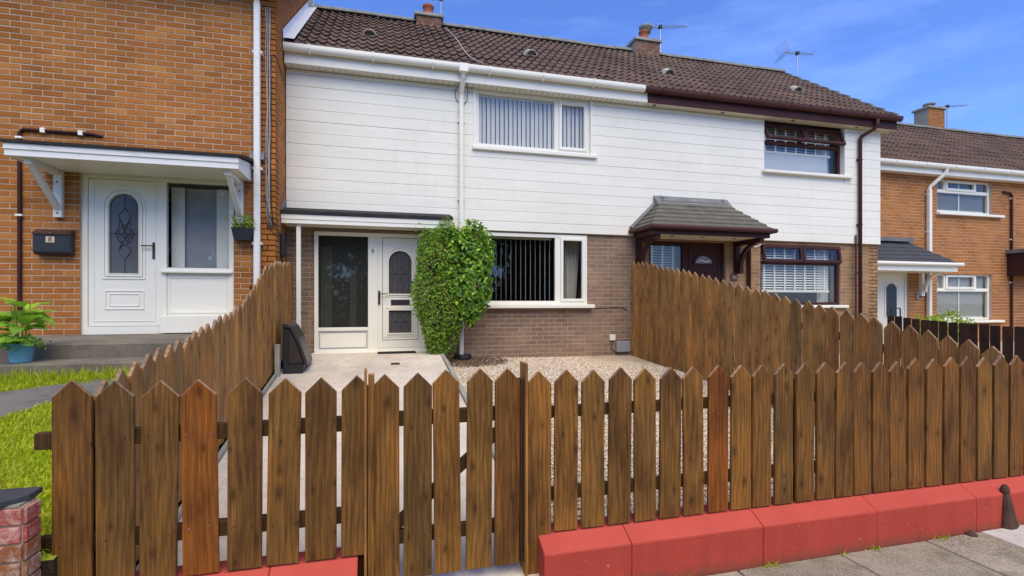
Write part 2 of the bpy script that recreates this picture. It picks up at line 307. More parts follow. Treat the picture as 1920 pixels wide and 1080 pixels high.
# ---------------------------------------------------------------- mesh helpers
COL = sc.collection
class MB:
    def __init__(s): s.v = []; s.f = []; s.mi = []
    def add(s, vs, fs, mi=0):
        b = len(s.v); s.v += [tuple(v) for v in vs]; s.f += [tuple(i+b for i in f) for f in fs]; s.mi += [mi]*len(fs); return s
    def box(s, x0, x1, y0, y1, z0, z1, mi=0):
        vs = [(x, y, z) for z in (z0, z1) for y in (y0, y1) for x in (x0, x1)]
        return s.add(vs, [(0, 2, 3, 1), (4, 5, 7, 6), (0, 1, 5, 4), (2, 6, 7, 3), (0, 4, 6, 2), (1, 3, 7, 5)], mi)
    def prism(s, pts, a0, a1, axis='y', mi=0):
        n = len(pts)
        def mk(p, a): return {'y': (p[0], a, p[1]), 'x': (a, p[0], p[1]), 'z': (p[0], p[1], a)}[axis]
        vs = [mk(p, a0) for p in pts]+[mk(p, a1) for p in pts]
        fs = [tuple(range(n)), tuple(range(2*n-1, n-1, -1))]+[(i, n+i, n+(i+1) % n, (i+1) % n) for i in range(n)]
        return s.add(vs, fs, mi)
    def ring(s, outer, inner, a0, a1, mi=0):                     # closed band between two outlines in XZ
        n = len(outer); vs = []
        for a in (a0, a1):
            vs += [(p[0], a, p[1]) for p in outer]+[(p[0], a, p[1]) for p in inner]
        fs = []
        for i in range(n):
            j = (i+1) % n
            fs += [(i, j, n+j, n+i), (2*n+i, 3*n+i, 3*n+j, 2*n+j), (i, 2*n+i, 2*n+j, j), (n+i, n+j, 3*n+j, 3*n+i)]
        return s.add(vs, fs, mi)
    def frame(s, x0, x1, z0, z1, wd, y0, y1, mi=0):
        o = [(x0, z0), (x1, z0), (x1, z1), (x0, z1)]; i = [(x0+wd, z0+wd), (x1-wd, z0+wd), (x1-wd, z1-wd), (x0+wd, z1-wd)]
        return s.ring(o, i, y0, y1, mi)
    def tube(s, pts, r, n=8, mi=0, caps=True):
        pts = [Vector(p) for p in pts]; rs = r if isinstance(r, (list, tuple)) else [r]*len(pts); vs = []; fs = []
        up = None
        for i, p in enumerate(pts):
            d = (pts[min(i+1, len(pts)-1)]-pts[max(i-1, 0)]).normalized()
            if up is None: up = d.orthogonal().normalized()
            a = (up-d*up.dot(d)); a = a.normalized() if a.length > 1e-5 else d.orthogonal().normalized(); up = a; b = d.cross(a)
            for k in range(n):
                an = 2*math.pi*k/n; vs.append(p+a*math.cos(an)*rs[i]+b*math.sin(an)*rs[i])
        for i in range(len(pts)-1):
            for k in range(n): fs.append((i*n+k, i*n+(k+1) % n, (i+1)*n+(k+1) % n, (i+1)*n+k))
        if caps: fs += [tuple(range(n-1, -1, -1)), tuple(range((len(pts)-1)*n, len(pts)*n))]
        return s.add(vs, fs, mi)
    def lathe(s, prof, c=(0, 0, 0), n=24, mi=0):
        vs = []; fs = []
        for r, z in prof:
            for k in range(n): an = 2*math.pi*k/n; vs.append((c[0]+r*math.cos(an), c[1]+r*math.sin(an), c[2]+z))
        for i in range(len(prof)-1):
            for k in range(n): fs.append((i*n+k, i*n+(k+1) % n, (i+1)*n+(k+1) % n, (i+1)*n+k))
        fs += [tuple(range(n-1, -1, -1)), tuple(range((len(prof)-1)*n, len(prof)*n))]
        return s.add(vs, fs, mi)
    def mesh(s, name, mats, bevel=0, smooth=False):
        me = bpy.data.meshes.new(name); me.from_pydata(s.v, [], s.f)
        for m in ([mats] if isinstance(mats, str) else mats): me.materials.append(MATS[m])
        if any(s.mi): me.polygons.foreach_set('material_index', s.mi)
        bm = bmesh.new(); bm.from_mesh(me)
        bmesh.ops.recalc_face_normals(bm, faces=bm.faces)
        if bevel:
            bmesh.ops.bevel(bm, geom=[e for e in bm.edges if e.calc_face_angle(0) > 0.5], offset=bevel, segments=1, affect='EDGES', clamp_overlap=True)
        bm.to_mesh(me); bm.free()
        if smooth: me.polygons.foreach_set('use_smooth', [True]*len(me.polygons))
        me.update(); return me
    def build(s, name, mats, parent=None, bevel=0, smooth=False, **kw):
        return link(name, s.mesh(name, mats, bevel, smooth), parent, **kw)
def link(name, data, parent=None, label=None, cat=None, group=None, kind=None, loc=None):
    o = bpy.data.objects.new(name, data); COL.objects.link(o); o.parent = parent
    if label: o['label'] = label
    if cat: o['category'] = cat
    if group: o['group'] = group
    if kind: o['kind'] = kind
    if loc: o.location = loc
    return o
def thing(name, label, cat, group=None, loc=(0, 0, 0)):
    o = bpy.data.objects.new(name, None); COL.objects.link(o); o.location = loc; o.empty_display_size = 0.1
    o['label'] = label; o['category'] = cat
    if group: o['group'] = group
    return o
def text(name, body, size, loc, mat, parent, rot=(R(90), 0, 0), depth=0.001):
    c = bpy.data.curves.new(name, 'FONT'); c.body = body; c.size = size; c.extrude = depth; c.align_x = 'CENTER'; c.align_y = 'CENTER'
    tmp = bpy.data.objects.new('tmp', c); me = bpy.data.meshes.new_from_object(tmp); bpy.data.objects.remove(tmp)
    me.materials.clear(); me.materials.append(MATS[mat])
    o = link(name, me, parent); o.location = loc; o.rotation_euler = rot; return o
def arr_mesh(name, V, Fq, mat, k):
    """big mesh from numpy arrays; k = corners per face"""
    me = bpy.data.meshes.new(name); nv, nf = len(V), len(Fq)
    me.vertices.add(nv); me.vertices.foreach_set('co', np.ascontiguousarray(V, dtype=np.float32).ravel())
    me.loops.add(nf*k); me.loops.foreach_set('vertex_index', np.ascontiguousarray(Fq, dtype=np.int32).ravel())
    me.polygons.add(nf); me.polygons.foreach_set('loop_start', np.arange(0, nf*k, k, dtype=np.int32))
    me.materials.append(MATS[mat]); me.update(calc_edges=True); me.validate(); me.polygons.foreach_set('use_smooth', np.zeros(len(me.polygons), dtype=bool)); return me
def rand_rot(n, rng, tilt=1.0):
    a = rng.uniform(0, 2*math.pi, n); b = rng.normal(0, tilt, n); c = rng.normal(0, tilt, n)
    ca, sa, cb, sb, cc, s_c = np.cos(a), np.sin(a), np.cos(b), np.sin(b), np.cos(c), np.sin(c)
    z = np.zeros(n); o = np.ones(n)
    Rz = np.stack([ca, -sa, z, sa, ca, z, z, z, o], 1).reshape(n, 3, 3)
    Rx = np.stack([o, z, z, z, cb, -sb, z, sb, cb], 1).reshape(n, 3, 3)
    Ry = np.stack([cc, z, s_c, z, o, z, -s_c, z, cc], 1).reshape(n, 3, 3)
    return Rz @ Rx @ Ry
def scatter(name, base_v, base_f, P, Rm, S, mat):
    """copies of one small shape, joined"""
    bv = np.array(base_v, float); bf = np.array(base_f, int); n = len(P)
    if np.ndim(S) == 1: S = np.repeat(np.asarray(S)[:, None], 3, 1)
    V = np.einsum('nij,nkj->nki', Rm, bv[None]*S[:, None, :])+P[:, None, :]
    Fq = bf[None]+(np.arange(n)*len(bv))[:, None, None]
    return arr_mesh(name, V.reshape(-1, 3), Fq.reshape(-1, bf.shape[1]), mat, bf.shape[1])
LEAF_V = [(0, 0, 0), (.30, .45, .06), (0, 1, -.05), (-.30, .45, .06), (0, .45, -.04)]
LEAF_F = [(0, 1, 4), (1, 2, 4), (2, 3, 4), (3, 0, 4)]
PEB_V = [(1, 0, 0), (-1, 0, 0), (0, 1, 0), (0, -1, 0), (0, 0, .7), (0, 0, -.7)]
PEB_F = [(0, 2, 4), (2, 1, 4), (1, 3, 4), (3, 0, 4), (2, 0, 5), (1, 2, 5), (3, 1, 5), (0, 3, 5)]
def arch(x0, x1, z0, z1, n=12):
    r = (x1-x0)/2; cx = (x0+x1)/2; zc = z1-r
    return [(x0, z0), (x1, z0)]+[(cx+r*math.cos(math.pi*i/n), zc+r*math.sin(math.pi*i/n)) for i in range(n+1)]

# ---------------------------------------------------------------- brick walls
def unit_brick():
    m = MB(); vs = []
    for y, ix, iz in ((0, 0, 0), (-.65, 0, 0), (-1, .012, .05)):
        vs += [(-.5+ix, y, -.5+iz), (.5-ix, y, -.5+iz), (.5-ix, y, .5-iz), (-.5+ix, y, .5-iz)]
    fs = [(8, 9, 10, 11)]
    for b in (0, 4):
        for i in range(4): fs.append((b+i, b+(i+1) % 4, b+4+(i+1) % 4, b+4+i))
    return m.add(vs, fs)
UB = unit_brick(); BRICK_MESH = {}
def brick_wall(parent, u0, u1, z0, z1, plane, side, openings, mat, mortar, thick=0.24, limit=300, name='wall', phase=0.0):
    """side 'f': faces -Y at Y=plane, u along X.  side 'r': faces +X at X=plane, u along Y."""
    us = sorted({u0, u1, *[min(max(o[i], u0), u1) for o in openings for i in (0, 1)]})
    zs = sorted({z0, z1, *[min(max(o[i], z0), z1) for o in openings for i in (2, 3)]})
    m = MB()
    def pt(u, d, z): return (u, plane-d, z) if side == 'f' else (plane+d, u, z)
    def solid(u, z):
        return not any(o[0]-1e-6 < u < o[1]+1e-6 and o[2]-1e-6 < z < o[3]+1e-6 for o in openings)
    for a, b in zip(us, us[1:]):
        for c, d in zip(zs, zs[1:]):
            if solid((a+b)/2, (c+d)/2): m.add([pt(a, 0, c), pt(b, 0, c), pt(b, 0, d), pt(a, 0, d)], [(0, 1, 2, 3)])
    for o in openings:
        a, b, c, d = max(o[0], u0), min(o[1], u1), max(o[2], z0), min(o[3], z1)
        for p, q in (((a, c), (b, c)), ((b, c), (b, d)), ((b, d), (a, d)), ((a, d), (a, c))):
            m.add([pt(p[0], 0, p[1]), pt(q[0], 0, q[1]), pt(q[0], -thick, q[1]), pt(p[0], -thick, p[1])], [(0, 1, 2, 3)])
    e = 0.002                                                   # ends and top of the wall slab
    m.add([pt(u0, 0, z0), pt(u0, 0, z1), pt(u0, -thick, z1), pt(u0, -thick, z0)], [(0, 1, 2, 3)])
    m.add([pt(u1, 0, z0), pt(u1, 0, z1), pt(u1, -thick, z1), pt(u1, -thick, z0)], [(0, 1, 2, 3)])
    m.add([pt(u0, 0, z1), pt(u1, 0, z1), pt(u1, -thick, z1), pt(u0, -thick, z1)], [(0, 1, 2, 3)])
    wall = m.build(name, mortar, parent)
    items = []; row = 0; z = z0+0.005
    while z+0.065 <= z1+0.03:
        zt = min(z+0.0645, z1); zm = (z+zt)/2
        cuts = sorted((o[0], o[1]) for o in openings if o[2] < zm < o[3])
        iv = []; a = u0
        for c0, c1 in cuts:
            if c0 > a: iv.append((a, min(c0, u1)))
            a = max(a, c1)
        if a < u1: iv.append((a, u1))
        off = u0-0.225+(0.1125 if row % 2 else 0)+phase
        for a, b in iv:
            k = math.floor((a-off)/0.225)
            while off+k*0.225 < b:
                s = max(off+k*0.225+0.005, a+0.001); f = min(off+k*0.225+0.22, b-0.001); k += 1
                if f-s > 0.025 and zt-z > 0.02: items.append((s, f, z, zt))
        z += 0.075; row += 1
    seen = []; rest = []
    for it in items:
        c = pt((it[0]+it[1])/2, 0, (it[2]+it[3])/2); q = proj(c)
        (seen if inframe(c, 10) else rest).append((q[2] if q else 99, it))
    seen.sort(key=lambda t: t[0]); rest = [i for _, i in rest]+[i for _, i in seen[limit:]]
    if mat not in BRICK_MESH: BRICK_MESH[mat] = UB.mesh('brick', mat)
    for _, (s, f, a, b) in seen[:limit]:
        o = link('brick', BRICK_MESH[mat], wall); o.location = pt((s+f)/2, -0.006, (a+b)/2+random.gauss(0, .0008))
        o.scale = (f-s, 0.006+random.uniform(.0025, .005), (b-a)*random.uniform(.96, 1.02)); o.rotation_euler = (0, random.gauss(0, .004), R(90) if side == 'r' else 0)
    if rest:
        P = np.array([pt((s+f)/2, -0.006, (a+b)/2) for s, f, a, b in rest]); n = len(rest)
        S = np.array([(f-s, 0.006+random.uniform(.0025, .005), b-a) for s, f, a, b in rest])
        Rm = np.repeat((np.eye(3) if side == 'f' else np.array([[0, -1, 0], [1, 0, 0], [0, 0, 1.]]))[None], n, 0)
        link('brickwork', scatter('brickwork', UB.v, UB.f, P, Rm, S, mat), wall, kind='stuff')
    return wall

# ---------------------------------------------------------------- roofs
def tile_mesh():
    n = 12; vs = []; fs = []; W = 0.30
    def prof(x): return 0.017*math.cos(2*math.pi*x/0.15)+0.006*math.cos(4*math.pi*x/0.15)
    for y, lift in ((0, .030), (.40, 0)):
        for i in range(n+1): x = W*i/n; vs.append((x, y, lift+prof(x)))
    for i in range(n+1): x = W*i/n; vs.append((x, .004, .030+prof(x)-.022))
    for i in range(n): fs += [(i, i+1, n+2+i, n+1+i), (i, 2*n+2+i, 2*n+3+i, i+1)]
    m = MB(); m.add(vs, fs); return m
TILE_MB = tile_mesh(); TILE = None
def tiled_roof(parent, x0, x1, ye, ze, yr, zr, rows, back=True):
    global TILE
    if TILE is None: TILE = TILE_MB.mesh('tile', 'roof_tile')
    rest = []
    a = math.atan2(zr-ze, yr-ye); ln = math.hypot(zr-ze, yr-ye); g = ln/rows
    m = MB(); nrm = (0, -math.sin(a), math.cos(a)); dz = -0.03
    m.add([(x0, ye, ze+dz), (x1, ye, ze+dz), (x1, yr, zr+dz), (x0, yr, zr+dz)], [(0, 1, 2, 3)])
    yb = 2*yr-ye
    if back: m.add([(x0, yr, zr+dz), (x1, yr, zr+dz), (x1, yb, ze+dz), (x0, yb, ze+dz)], [(0, 1, 2, 3)])
    roof = m.build('roof', 'roof_tile', parent)
    cols = math.ceil((x1-x0)/0.30-0.02); sx = (x1-x0)/(cols*0.30)
    for r in range(rows):
        for c in range(cols):
            t = r*g+random.gauss(0, .003)
            loc = (x0+c*0.30*sx, ye+math.cos(a)*t, ze+math.sin(a)*t+random.gauss(0, .002))
            if not inframe(loc, 60): rest.append(loc); continue
            o = link('tile', TILE, roof); o.location = loc
            o.rotation_euler = (a+random.gauss(0, .006), random.gauss(0, .004), 0); o.scale = (sx, g/0.36, 1)
    if rest:
        Rx = np.array([[1, 0, 0], [0, math.cos(a), -math.sin(a)], [0, math.sin(a), math.cos(a)]]); n = len(rest)
        link('tiling', scatter('tiling', TILE_MB.v, TILE_MB.f, np.array(rest), np.repeat(Rx[None], n, 0), np.repeat(np.array([[sx, g/0.36, 1]]), n, 0), 'roof_tile'), roof, kind='stuff')
    k = max(1, round((x1-x0)/0.45)); d = (x1-x0)/k
    prof = [(.16*math.cos(math.pi*i/8), .115*math.sin(math.pi*i/8)) for i in range(9)]
    rm = MB(); rm.prism([(yy, zz-.045) for yy, zz in prof], 0, d-.008, 'x'); rme = rm.mesh('ridge_tile', 'ridge_tile')
    for i in range(k):
        o = link('ridge_tile', rme, roof); o.location = (x0+i*d, yr, zr+random.gauss(.012, .004))
    return roof
def roof_vent(parent, x, t, ye, ze, yr, zr, matl='vent_pale'):
    a = math.atan2(zr-ze, yr-ye); m = MB()
    pts = [(-.17, 0), (.17, 0), (.13, .10), (.05, .15), (-.05, .15), (-.13, .10)]
    m.ring([(p[0], p[1]) for p in pts], [(p[0]*.72, .02+p[1]*.72) for p in pts], 0, .22); m.box(-.12, .12, .10, .12, .0, .12)
    o = m.build('roof_vent', matl, parent); o.location = (x, ye+math.cos(a)*t, ze+math.sin(a)*t+.02); o.rotation_euler = (a*0.8, 0, 0); o.scale = (.8, .8, .72); return o
def gutter(parent, x0, x1, yf, zt, mat, fascia, zb, depth=0.11, brackets=True):
    """half-round gutter in front of a fascia board, soffit behind"""
    r = depth/2; pts = [(yf+r-r*math.cos(math.pi*i/10), zt-0.035-r*1.25*math.sin(math.pi*i/10)) for i in range(11)]
    outer = [(yf, zt)]+pts+[(yf+depth, zt)]; inner = [(yf+depth-.006, zt)]+[(p[0]+(r-(p[0]-yf))*.12, p[1]+.008) for p in reversed(pts)]+[(yf+.006, zt)]
    m = MB(); m.prism(outer+inner, x0, x1, 'x')
    m2 = MB(); x = x0+0.35
    while brackets and x < x1-.1:
        m2.prism([(yf-.006, zt+.006), (yf-.006, zt-.05), (yf+r*.5, zt-.035-r*1.22), (yf+depth, zt-.035-r*.9), (yf+depth, zt-.035-r*1.5), (yf+r*.45, zt-.05-r*1.22), (yf-.012, zt-.055), (yf-.012, zt+.006)], x, x+.022, 'x'); x += 0.92
    g = m.build('gutter', mat, parent)
    if m2.v: m2.build('gutter_bracket', mat, g)
    return g

# ---------------------------------------------------------------- windows
def slat_mesh(h, wd, mat):
    m = MB(); n = 3; vs = []
    for z in (0, h):
        for i in range(n+1): u = i/n-.5; vs.append((u*wd, .010*(1-4*u*u), z))
    m.add(vs, [(i, i+1, n+2+i, n+1+i) for i in range(n)]); return m.mesh('blind_slat', mat)
def room(parent, x0, x1, z0, z1, y, depth=2.2):
    m = MB(); a, b, c, d = x0-.25, x1+.25, z0-.5, z1+.2
    vs = [(a, y, c), (b, y, c), (b, y, d), (a, y, d), (a, y+depth, c), (b, y+depth, c), (b, y+depth, d), (a, y+depth, d)]
    m.add(vs, [(4, 5, 6, 7), (0, 1, 5, 4), (2, 3, 7, 6), (0, 3, 7, 4), (1, 2, 6, 5)]); return m.build('room', 'room', parent)
def pane(parent, x0, x1, z0, z1, y, mat='glass', name='pane'):
    return MB().box(x0, x1, y, y+.006, z0, z1).build(name, mat, parent)

G8, G9 = 7.70, 8.52                                             # wall planes of the two nearest houses
CL = 8.455                                                       # face of the white boards
HG = 'terraced houses in the row'
WX = -1.36                                                       # party line between the brick house and the white one
PL = 4.60                                                        # party line between the two white-boarded houses
GE = 10.26                                                       # far gable end

# ================================================================ SETTING
def sheet(name, pts, mat, parent=None, **kw):
    m = MB(); m.add(pts, [tuple(range(len(pts)))]); return m.build(name, mat, parent, **kw)
MB().box(-400, 400, -400, 400, -.6, -.20).build('ground', 'verge', kind='structure')
MB().box(-60, 60, -6.5, 0.25, -.25, -.08).build('road', 'tarmac', kind='structure')
MB().box(-60, 60, 0.25, 0.37, -.24, .035).build('kerb', 'slab_concrete', kind='structure')
pav = MB().box(-30, 30, 0.372, 2.62, -.19, .022).build('pavement', 'soil', kind='structure')
xs = [-1.9+.75*i for i in range(5)]+[2.05, 2.80, 3.50, 4.00]
ys = [0.38, 1.03, 1.68, 2.577]
for i in range(len(xs)-1):
    for j in range(3):
        if xs[i+1] < -.5 and j < 2: continue
        m = MB(); dx = random.uniform(-.012, .012)
        m.box(xs[i]+.006, xs[i+1]-.006, ys[j]+.006+dx*.3, ys[j+1]-.006, .0, .045+random.uniform(-.004, .006)); o = m.build('paving_slab', 'slab_concrete', pav, bevel=.006)
MB().box(4.004, 6.5, 0.39, 2.575, .0, .048).build('concrete_apron', 'slab_pale', pav, bevel=.005)

# garden of the white house: concrete path on the left, gravel on the right, both climbing to the wall
def z_path(Y): return 0.815 if Y > 7.75 else 0.13+(0.815-0.13)*(Y-2.72)/(7.75-2.72)
def z_grav(Y, X=2.0):
    e = 0.69-0.016*(X-1.6)
    return 0.12+(0.55-0.12)*(Y-2.72)/(6.6-2.72) if Y < 6.6 else 0.55+(e-.02-0.55)*(Y-6.6)/(8.5-6.6)
def strip(name, xa, xb, zf, ylist, mat, base=-.25, **kw):
    m = MB(); n = len(ylist)
    vs = [(xa, y, zf(y)) for y in ylist]+[(xb, y, zf(y)) for y in ylist]+[(xa, y, base) for y in ylist]+[(xb, y, base) for y in ylist]
    fs = []
    for i in range(n-1):
        fs += [(i, i+1, n+i+1, n+i), (i, 2*n+i, 2*n+i+1, i+1), (n+i, n+i+1, 3*n+i+1, 3*n+i)]
    fs += [(0, n, 3*n, 2*n), (n-1, 3*n-1, 4*n-1, 2*n-1)]
    m.add(vs, fs); return m.build(name, mat, **kw)
YL = [2.60, 2.72, 3.4, 4.2, 5.0, 5.8, 6.6, 7.2, 7.75, 8.53]
path = strip('path', -1.20, 0.93, z_path, YL, 'path_concrete', kind='structure')
strip('gravel_bed', 0.99, 4.50, lambda y: z_grav(y)-.012, YL, 'garden_bed', kind='structure')
# concrete edging stones between path and gravel
yy = 2.80
while yy < 8.0:
    L1 = min(yy+.90, 8.15); a, b = z_path(yy), z_path(L1)
    m = MB(); vs = [(x, y, z) for (y, z) in ((yy+.006, a), (L1-.006, b)) for (x, z) in ((.934, z-.2), (.986, z-.2), (.986, z+.035), (.934, z+.035))]
    m.add(vs, [(0, 1, 2, 3), (7, 6, 5, 4), (0, 4, 5, 1), (1, 5, 6, 2), (2, 6, 7, 3), (3, 7, 4, 0)]); m.build('edging_stone', 'cement', path, bevel=.006); yy += .90
# gravel chips
def pebbles(name, n, xr, yr, zf, s0, s1, mat, parent=None, keep=None, **kw):
    P = np.stack([RNG.uniform(*xr, n), RNG.uniform(*yr, n), np.zeros(n)], 1)
    if keep is not None: P = P[keep(P)]
    n = len(P); P[:, 2] = [zf(y, x) for x, y in P[:, :2]]; P[:, 2] += RNG.uniform(-.006, .010, n)
    s = RNG.uniform(s0, s1, n); S = np.stack([s*RNG.uniform(.8, 1.5, n), s*RNG.uniform(.7, 1.1, n), s*RNG.uniform(.6, 1.0, n)], 1)
    return link(name, scatter(name, PEB_V, PEB_F, P, rand_rot(n, RNG, .5), S, mat), parent, **kw)
pebbles('gravel', 80000, (1.0, 4.46), (2.74, 8.5), z_grav, .007, .0135, 'gravel', kind='stuff', label='pale cream and tan gravel chips covering the sloping front garden', cat='gravel')
pebbles('dark_gravel', 4200, (1.0, 2.3), (7.55, 8.48), lambda y, x: z_grav(y, x)+.012, .008, .016, 'gravel_brown', kind='stuff',
        keep=lambda P: ((P[:, 0]-1.35)/.75)**2+((P[:, 1]-8.2)/.55)**2 < RNG.uniform(.4, 1.1, len(P)), label='dark brown stone chips at the foot of the shrub', cat='gravel')

# lawn of the brick house on the left, behind a low wall, with its path and steps
def z_lawn(Y): return 0.50+(Y-2.66)*0.142
lawn = strip('lawn', -9.0, -1.36, z_lawn, [2.66, 3.6, 4.6, 5.66], 'lawn_soil', kind='structure')
lawn.data.materials.append(MATS['soil'])
for p_ in lawn.data.polygons:
    if p_.normal.z < .5: p_.material_index = 1
MB().box(-9, -1.36, 5.66, 7.70, -.2, .90).build('yard', 'step_concrete', kind='structure')
def on_lawn(x, y):
    r = ray(x, y); k = 0.142; t = (0.50-2.66*k-H)/(r[2]-k*r[1]); return (r[0]*t, r[1]*t)
a, b, c, d = on_lawn(0, 788), on_lawn(112, 752), on_lawn(255, 706), on_lawn(0, 738)
walk = MB()
def in_poly(px, py, poly):
    ins = np.zeros(len(px), bool); n = len(poly)
    for i in range(n):
        x0, y0 = poly[i]; x1, y1 = poly[(i+1) % n]
        cond = ((y0 > py) != (y1 > py)) & (px < (x1-x0)*(py-y0)/(y1-y0+1e-12)+x0); ins ^= cond
    return ins
PATH8 = [(-7.5, a[1]), (a[0], a[1]), (b[0], b[1]), (-1.42, b[1]+.25), (-1.42, 5.64), (d[0]+1.0, 5.64), (d[0]+.55, d[1]+.30), (d[0], d[1]), (-7.5, d[1])]
n8 = len(PATH8); walk.add([(x, y, z_lawn(y)+.012) for x, y in PATH8], [tuple(range(n8))]); walk.build('garden_path', 'tarmac', kind='structure')
st = MB(); st.box(-6.5, -1.40, 6.08, 7.745, .3, 1.20); steps = st.build('step', 'step_concrete', bevel=.012); steps.name = 'doorstep'
steps['label'] = 'upper concrete doorstep below the white door of the brick house'; steps['category'] = 'step'; steps['group'] = 'concrete doorsteps'
st = MB(); st.box(-6.5, -1.40, 5.62, 6.08, .3, 1.05); o = st.build('doorstep', 'step_concrete', bevel=.012)
o['label'] = 'lower concrete step carrying the blue bucket'; o['category'] = 'step'; o['group'] = 'concrete doorsteps'

# grass
def blades(n, xr, yr, zf, h0, h1, keep=None, tilt=.35):
    P = np.stack([RNG.uniform(*xr, n), RNG.uniform(*yr, n), np.zeros(n)], 1)
    if keep is not None: P = P[keep(P)]
    n = len(P); P[:, 2] = [zf(y) for y in P[:, 1]]
    h = RNG.uniform(h0, h1, n); S = np.stack([h*.0+RNG.uniform(.004, .009, n), np.ones(n), h], 1)
    return scatter('grass', [(-1, 0, 0), (1, 0, 0), (.55, .012, .6), (-.55, .012, .6), (0, .03, 1)], [(0, 1, 2), (0, 2, 3), (3, 2, 4)], P, rand_rot(n, RNG, tilt), S, 'grass_blade')
link('lawn_grass', blades(66000, (-5.2, -1.37), (2.68, 5.66), z_lawn, .018, .055, keep=lambda P: ~in_poly(P[:, 0], P[:, 1], PATH8)), kind='stuff',
     label='short bright green lawn left of the picket fence', cat='grass')
link('verge_grass', blades(5200, (-4.6, -1.45), (5.30, 5.60), z_lawn, .04, .15, keep=lambda P: P[:, 1] > 5.60-.28*RNG.uniform(0, 1, len(P))**2), kind='stuff',
     label='ragged grass growing along the foot of the lower step', cat='grass')
link('weeds', blades(420, (1.2, 4.4), (2.545, 2.575), lambda y: .04, .012, .045, keep=lambda P: np.sin(P[:, 0]*9)+np.sin(P[:, 0]*23) > .9, tilt=.6), kind='stuff',
     label='small weeds in the crack below the red wall', cat='weeds')

# ================================================================ BRICK HOUSE ON THE LEFT (number 8)
h8 = thing('brick_house', 'amber brick house at the left with white arched-glass door and flat canopy', 'house', HG, (-4, 9, 0))
h8.location = (0, 0, 0)
OP8 = (-3.653, -1.885, 1.20, 3.275)
brick_wall(h8, -9.0, WX, 0.90, 5.86, G8, 'f', [OP8], 'brick_amber', 'mortar_pale')
steps_o = []; zz = 5.70
while zz < 8.3:
    ya = max(7.7, 7.4+(zz+.04-5.97)/.695); yb = min(13.5, 10.6+(8.194-zz-.04)/.695)
    if yb <= ya: ya = yb = 10.6
    steps_o += [(7.70, ya, zz, zz+.075), (yb, 13.50, zz, zz+.075)]; zz += .075
brick_wall(h8, 7.70, 13.50, 0.75, 8.25, WX, 'r', [o for o in steps_o if o[1]-o[0] > .01], 'brick_amber', 'mortar_pale', name='gable_wall')
# eaves, roof and bargeboard
m = MB(); m.box(-9.0, WX-.02, 7.42, 7.70, 5.862, 5.88); m.build('soffit', 'trim_white', h8)
MB().box(-9.0, WX-.02, 7.40, 7.42, 5.86, 5.97).build('fascia', 'trim_white', h8)
gutter(h8, -9.0, WX-.02, 7.285, 6.00, 'upvc', None, 0)
m = MB(); e = .12; m.add([(-9.0, 7.36, 5.96), (WX+.12, 7.36, 5.96), (WX+.12, 10.6, 8.21), (-9.0, 10.6, 8.21), (-9.0, 13.8, 5.99), (WX+.12, 13.8, 5.99)], [(0, 1, 2, 3), (3, 2, 5, 4)]); m.build('roof', 'roof_tile', h8)
m = MB()
for (ya, za, yb, zb) in ((7.36, 5.95, 10.6, 8.20), (10.6, 8.20, 13.8, 5.98)):
    m.add([(x, y, z) for x in (WX+.095, WX+.118) for (y, z) in ((ya, za-.24), (yb, zb-.24), (yb, zb), (ya, za))], [(0, 1, 2, 3), (7, 6, 5, 4), (0, 4, 5, 1), (2, 6, 7, 3), (0, 3, 7, 4), (1, 5, 6, 2)])
    m.add([(x, y, z) for x in (WX+.012, WX+.096) for (y, z) in ((ya, za-.235), (yb, zb-.235))], [(0, 2, 3, 1)])
m.build('bargeboard', 'trim_white', h8)
# downpipe with swan neck and clips
m = MB(); xp = -1.575
m.box(xp-.04, xp+.04, 7.57, 7.645, 1.6, 5.68); dp = m.build('downpipe', 'trim_white', h8, bevel=.012)
MB().tube([(xp, 7.607, 5.66), (xp, 7.58, 5.73), (xp, 7.36, 5.88), (xp, 7.34, 5.97)], .036, 8).build('swan_neck', 'trim_white', dp)
for zc in (5.0, 3.42, 2.4): MB().box(xp-.062, xp+.062, 7.60, 7.70, zc, zc+.03).build('clip', 'trim_white', dp)
# cables down the corner
def cable(parent, pts, r, mat='black_plastic', name='cable'):
    return MB().tube(pts, r, 6).build(name, mat, parent, smooth=True)
for k, (xc, mt) in enumerate(((-1.455, 'cable_grey'), (-1.435, 'cable_grey'), (-1.415, 'black_plastic'), (-1.475, 'cable_grey'))):
    top = 5.68 if k != 2 else 4.95
    pts = []; z = top
    while z > 2.72: pts.append((xc+random.gauss(0, .006), 7.683+random.uniform(-.004, .002), z)); z -= .28
    pts.append((xc+.03, 7.675, 2.66)); cable(h8, pts, .007 if k != 1 else .010, mt)
cable(h8, [(-1.415, 7.683, 4.95), (-1.40, 7.67, 5.02), (-1.37, 7.67, 5.03), (-1.345, 7.75, 5.02), (-1.343, 8.2, 4.9)], .006)
cable(h8, [(-1.44, 7.68, 2.74), (-1.42, 7.66, 2.62), (-1.36, 7.66, 2.55), (-1.34, 7.80, 2.60), (-1.335, 8.0, 2.50), (-1.335, 8.02, 2.2)], .007)
cable(h8, [(-1.50, 7.68, 3.1), (-1.43, 7.66, 2.8), (-1.35, 7.67, 2.66), (-1.335, 7.9, 2.7)], .006)
MB().box(WX+.014, WX+.07, 7.98, 8.12, 2.28, 2.62).build('junction_box', 'black_plastic', h8, bevel=.01)
